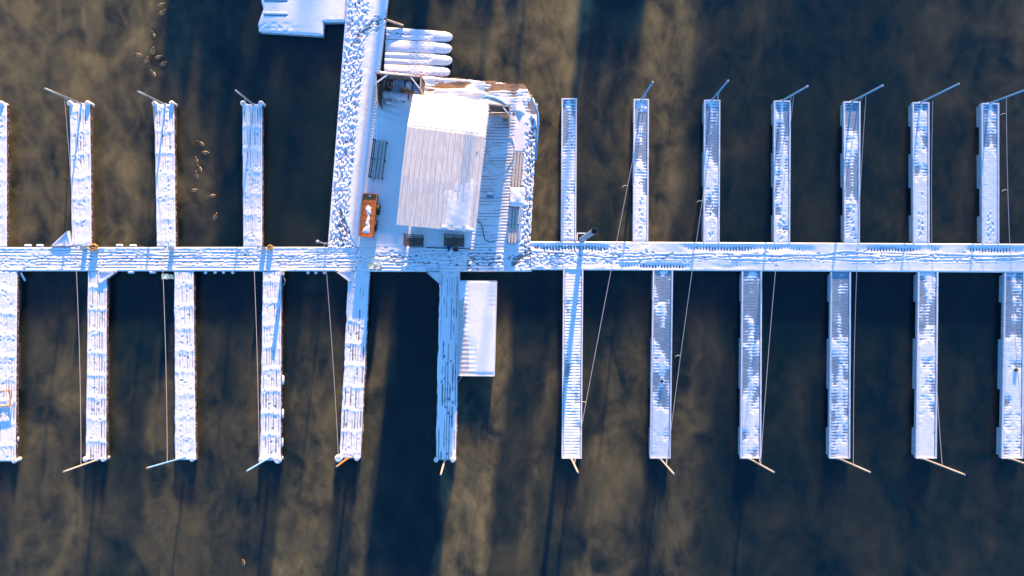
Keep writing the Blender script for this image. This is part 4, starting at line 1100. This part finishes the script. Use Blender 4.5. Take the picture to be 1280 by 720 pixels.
MB().prism([(p.x, p.y) for p in pts], -.2, .22).build('float', 'float', t)
def hcov(Sx, T, W, L):
    n = fbm(Sx * .7, T * .4, 4, 990); n2 = fbm(Sx * 3, T * 2.5, 3, 991)
    u, v = Sx / W, T / L
    teeth = corr(T / L)
    left = 1 - sstep(.18, .36, u + .08 * n); bot = sstep(.72, .9, v + .25 * (u < .5) * (1 - u) + .06 * n)
    tr = sstep(.72, .85, u) * (1 - sstep(.25, .4, v))
    thick = .055 - .045 * left - .035 * bot * (1 - sstep(.42, .62, u)) - .03 * sstep(.95, .99, v) - .03 * tr + .015 * (1 - sstep(.0, .16, v))
    return np.maximum(thick + .012 * n + .003 * n2, .0 + 0 * n) + teeth * (1 - sstep(.012, .04, thick)) - .008
snow_on(q, hcov, t, res=.05, floor=-.06)
pts = [P(570, 474, .4), P(574, 476.5, .35), P(577, 472, .5)]; mb = MB(); mb.tube([P(569, 480, .5), P(573, 477, .42), P(577, 471, .5)], .03, 6)
tag(mb.build('rope', 'rope', loc=pts[0]), 'short slack rope at the lower left corner of the corrugated cover', 'rope')

# black topped steel pile standing in its bracket
p0 = P(727.5, 299, ZD); p1 = P(743, 289, ZD + 7.6); t = thing('steel_pile', (p0.x, p0.y, 0), 'tall hollow steel pile with a black open top beside the long walkway', 'pile')
mb = MB(); d = p1 - p0; mb.tube([p0 - d * (.9 / d.z), p0 + d * .5, p1], [.2, .2, .2], 24, cap=False); mb.build('shaft', 'bluegrey', t, True)
mb = MB(); mb.tube([p1 - d * .35, p1 - d * .003], [.185, .185], 24, cap=True); mb.build('bore_shade', 'rubber', t)  # solid black plug stands for the dark inside of the open pipe
mb = MB(); mb.tube([p1 - d * .012, p1 + d * .004], [.215, .215], 24, cap=False); mb.build('lip', 'steel', t)
mb = MB()
for a, b in (((721, 291.5), (732, 291.5)), ((721.4, 292), (721.4, 301)), ((731.5, 292), (731.5, 301))): mb.bar(P(*a, ZD - .02), P(*b, ZD - .02), .09, .1)
mb.build('bracket', 'white', t)

# ------------------------------------------------------------------ pedestals, coils, gussets, fenders
def pedestal(px, py, label, m='bluegrey', w_=.36):
    t, c = item('power_pedestal', px, py, label, 'pedestal', 'power pedestals along the walkway')
    MB().box((c.x, c.y, ZD + .45), (w_, w_ * .8, .9)).build('body', m, t)
    mb = MB(); mb.box((c.x, c.y, ZD + .93), (w_ * 1.15, w_, .05)); mb.build('lid', m, t)
    mb = MB(); mb.add([(c.x - w_ * .4, c.y - w_ * .3, ZD + .96), (c.x + w_ * .3, c.y - w_ * .3, ZD + .96), (c.x + w_ * .3, c.y + w_ * .35, ZD + 1.02)], [(0, 1, 2)])
    MB().prism([(c.x - w_ * .45, c.y - w_ * .38), (c.x + w_ * .4, c.y - w_ * .38), (c.x + w_ * .4, c.y + w_ * .36)], ZD + .956, ZD + 1.03).build('snow_cap', 'snow', t)
pedestal(107, 310.5, 'blue grey pedestal by the gold coil at the leftmost whole north finger')
pedestal(215.5, 311, 'blue grey pedestal at the root of the finger nearest the ducks')
pedestal(330, 311, 'blue grey pedestal beside the straw coloured coil')
pedestal(213.5, 346, 'green and white pedestal on the south side of the walkway, beside the smooth snowy finger', 'green', .42)
pedestal(467, 334, 'green and white pedestal at the lower left edge of the platform', 'green', .42)
pedestal(475, 334.5, 'grey pedestal close to the green and white one at the platform edge', 'bluegrey', .36)
pedestal(353.5, 342, 'pedestal with a hanging hose at the root of the finger with white fenders', 'tank', .3)
pts = [P(354, 345, ZD), P(356.5, 351, .5), P(355, 357, .45), P(352.5, 353, ZD - .03)]; mb = MB(); mb.tube(pts, .03, 6); tag(mb.build('hose', 'rope', loc=pts[0]), 'pale hose hanging from the pedestal at the finger with white fenders', 'hose')
def coil(px, py, label, m='gold', r=.26, n=5):
    c = P(px, py); pts = []
    for i in range(n * 14 + 1):
        a = i / 14 * 6.283; k = r * (.55 + .45 * ((i * 7) % 14) / 14 + .1 * math.sin(i)); pts.append((c.x + k * math.cos(a), c.y + k * math.sin(a), ZD + .05 + .05 * i / 14))
    mb = MB(); mb.tube(pts, .035, 6); tag(mb.build('rope_coil', m, loc=c), label, 'rope coil', 'coils of rope on the decks')
coil(119, 309.5, 'gold coil of rope heaped at the walkway edge right of the leftmost whole north finger', r=.36, n=6)
coil(338.5, 309.5, 'straw coloured ring of rope beside the blue grey pedestal near the approach', r=.25)
coil(827, 476, 'dark tangle of rope lying across the finger with the thin snow ridge', 'rubber', .12, 3)
coil(1269, 462, 'dark tangle of rope on the rightmost south finger', 'dark', .15, 3)
def gusset(pts, label):
    q = [P(*p) for p in pts]; c = (q[0] + q[1] + q[2]) / 3
    t = thing('corner_gusset', (c.x, c.y, ZD), label, 'gusset', 'triangular gussets at the finger roots')
    MB().prism([(p.x, p.y) for p in q], .36, ZD - .02).build('deck_plate', 'frost_plank', t)
    inn = [c + (p - c) * .86 for p in q]
    X = []; 
    mb = MB(); rings = []
    for k, f in enumerate((1.0, .9, .6, .25, .01)): rings.append([tuple(c + (p - c) * (.9 * f) + Vector((0, 0, (-.03, .05, .075, .085, .09)[k]))) for p in q])
    for k in range(4):
        for i in range(3): mb.add([rings[k][i], rings[k][(i + 1) % 3], rings[k + 1][(i + 1) % 3], rings[k + 1][i]], [(0, 1, 2, 3)])
    mb.build('snow_cover', 'snow', t, True)
    mb = MB()
    for i in range(3):
        a, b = q[i], q[(i + 1) % 3]; nn = Vector((-(b - a).y, (b - a).x, 0)).normalized(); nn = nn if nn.dot(c - a) > 0 else -nn
        d = (b - a).normalized() * .08; mb.bar(a + nn * .06 + d + Vector((0, 0, .05)), b + nn * .06 - d + Vector((0, 0, .05)), .1, .2)
    mb.build('rim', 'white', t)
gusset([(64, 308), (86, 288), (90.5, 308)], 'white triangular gusset on the north side at the leftmost whole finger')
gusset([(123, 338.5), (147, 339), (124.5, 356)], 'white triangular gusset at the root of the streaked south finger')
gusset([(419, 338.5), (441, 338.5), (440, 355)], 'white triangular gusset at the root of the slanting south finger')
gusset([(532, 339.5), (553, 340), (551.5, 357)], 'white triangular gusset at the root of the blue shaded finger')
def fender(px, py, z, label, r=.13, L=.0, ax='x'):
    c = P(px, py, z); mb = MB()
    if L:
        dx = Vector((L / 2, 0, 0)) if ax == 'x' else Vector((0, L / 2, 0))
        ks = [-1, -.9, -.7, 0, .7, .9, 1]; mb.tube([c + dx * k for k in ks], [r * .3, r * .75, r, r, r, r * .75, r * .3], 12)
    else:
        mb.lathe((c.x, c.y, c.z - r), [(r * .2, 0), (r * .7, r * .3), (r, r), (r * .7, r * 1.7), (r * .2, r * 2)], 14)
    tag(mb.build('fender', 'white', loc=c, smooth=True), label, 'fender', 'white fenders along the docks')
for i, (px, py) in enumerate([(35, 307), (50, 307), (149.5, 306.8), (166.5, 307.2)]):
    fender(px, py, ZD - .02, ['snowy fender lying on the north edge, first one right of the cut off finger', 'snowy fender lying on the north edge, just left of the triangular gusset', 'snowy fender lying on the north edge, first one right of the gold coil', 'snowy fender lying on the north edge, left of the finger nearest the ducks'][i], .10, .55)
for i, (px, py) in enumerate([(164, 340), (191, 340)]):
    fender(px, py, ZD - .05, ['flat snowy fender on the south edge right of the streaked finger gusset', 'flat snowy fender on the south edge near the green and white pedestal'][i], .12, .5)
for i, (px, py) in enumerate([(257, 340.6), (269, 340.2), (279.5, 340.2), (291, 340.4)]):
    fender(px, py, .42, ['leftmost', 'second from the left', 'third from the left', 'rightmost'][i] + ' of four small round fenders on the walkway south edge', .14)
for i, (px, py) in enumerate([(385, 340.6), (395, 340.6), (405.5, 340.6)]):
    fender(px, py, .42, ['leftmost', 'middle one', 'rightmost'][i] + ' of the three small round fenders below the lamp post', .14)
for i, (px, py) in enumerate([(353, 475), (352.5, 517), (351.8, 553)]):
    fender(px, py, .42, ['upper', 'middle', 'lower'][i] + ' white fender hung on the right edge of the finger beside the slanting one', .15, .75, 'y')
fender(21, 549, .42, 'white fender hung near the tip of the finger at the left picture edge', .15, .4, 'y')
a, b = P(26, 341, .5), P(31.5, 351, .42); mb = MB(); mb.bar(a, b, .14, .05); tag(mb.build('board', 'white', loc=a), 'short white board poking out from the south edge of the left walkway', 'board')
c = P(4, 498); t = thing('yellow_frame', (c.x, c.y, ZD), 'yellow metal frame standing on the finger at the left picture edge', 'frame')
q = [P(-7, 489.5, ZD + .25), P(12, 488, ZD + .25), P(13, 506.5, ZD + .25), P(-6, 508.5, ZD + .25)]
mb = MB()
for i in range(4): mb.tube([q[i], q[(i + 1) % 4]], .045, 8)
mb.build('top_rail', 'gold', t)
for p in q: MB().tube([p, (p.x, p.y, ZD - .01)], .04, 8).build('leg', 'gold', t)

# ------------------------------------------------------------------ ducks (one continuous body each)
def duck_mesh():
    # spine stations from tail to bill: x, z, half width, half height
    st = [(-.27, .10, .012, .008), (-.24, .10, .03, .016), (-.18, .095, .07, .045), (-.10, .09, .105, .075), (.0, .085, .12, .09), (.09, .085, .11, .09), (.15, .10, .08, .08), (.175, .14, .05, .055), (.185, .18, .042, .042), (.20, .215, .045, .045), (.225, .225, .042, .04), (.25, .215, .03, .028), (.275, .205, .024, .012), (.315, .20, .022, .008), (.325, .20, .008, .004)]
    n = 14; vs = []; fs = []; mi = []
    for i, (x, z, hw_, hh) in enumerate(st):
        a = st[min(i + 1, len(st) - 1)]; b = st[max(i - 1, 0)]
        th = math.atan2(a[1] - b[1], a[0] - b[0])
        for j in range(n):
            p = 2 * math.pi * j / n; yy = hw_ * math.cos(p); hh_ = hh * math.sin(p)
            vs.append((x - math.sin(th) * hh_, yy, z + math.cos(th) * hh_))
    for i in range(len(st) - 1):
        for j in range(n):
            fs.append((i * n + j, i * n + (j + 1) % n, (i + 1) * n + (j + 1) % n, (i + 1) * n + j))
            up = math.sin(2 * math.pi * (j + .5) / n)
            if i >= 11: k = 3
            elif i >= 7: k = 2
            elif i == 6: k = 0
            else: k = 0 if (up > .72 or i < 2) else 1
            mi.append(k)
    fs.append(tuple(range(n))[::-1]); mi.append(0); fs.append(tuple((len(st) - 1) * n + j for j in range(n))); mi.append(3)
    me = bpy.data.meshes.new('duck'); me.from_pydata(vs, [], [f[::-1] for f in fs])
    for k in ('duckback', 'duckside', 'duckhead', 'duckbill'): me.materials.append(M[k])
    me.polygons.foreach_set('material_index', mi); me.polygons.foreach_set('use_smooth', [True] * len(fs)); me.update()
    return me
dm = duck_mesh()
DUCKS = [(202.5, 6.5, 1, -.25, 'topmost duck near the upper edge of the picture'), (203.5, 16.5, 1, -.6, 'second duck from the top, just below the topmost one'),
 (192.8, 45, -.25, -1, 'lone duck swimming up, between the two topmost ducks and the loose group'), (191.5, 65, .4, -1, 'uppermost duck of the loose group of five'),
 (174, 69, -1, -.15, 'leftmost duck of all'), (183.5, 76, .7, -1, 'duck in the middle of the loose group, lower than the leftmost one'),
 (198.5, 72, 1, -.2, 'duck on the right of the loose group, turned right'), (204.3, 80.3, 1, -.35, 'lowest right duck of the loose group'), (193, 93, -.5, -1, 'lone duck below the loose group, nearest the north finger tip'),
 (252.5, 180, -1, -.8, 'uppermost duck of the second flock, between two north fingers'), (257.2, 191, 1, .1, 'second duck of the lower flock, turned right'),
 (246.2, 201.5, 0, -1, 'duck of the lower flock heading up, left of the pair'), (250.7, 211.5, -.4, -1, 'right hand duck of the close pair in the lower flock'),
 (246.8, 220, 0, -1, 'left hand duck of the close pair in the lower flock'), (243.6, 238, 1, -.1, 'leftmost duck low in the second flock'),
 (266.3, 245, -1, .2, 'rightmost duck but one of the lower flock, turned left'), (269.6, 271.5, .6, -1, 'lowest duck of the second flock, near the walkway'),
 (305, 703, 0, -1, 'lone duck near the bottom edge of the picture')]
for i, (px, py, dx, dy, lab) in enumerate(DUCKS):
    o = bpy.data.objects.new('duck', dm); COL.objects.link(o); o.location = P(px, py, .0); o.location.z = -.02
    o.rotation_euler = (0, 0, math.atan2(-dy, dx)); s = 1.12 + .08 * math.sin(i * 2.1); o.scale = (s, s, s)
    tag(o, lab, 'duck', 'ducks on the lake')
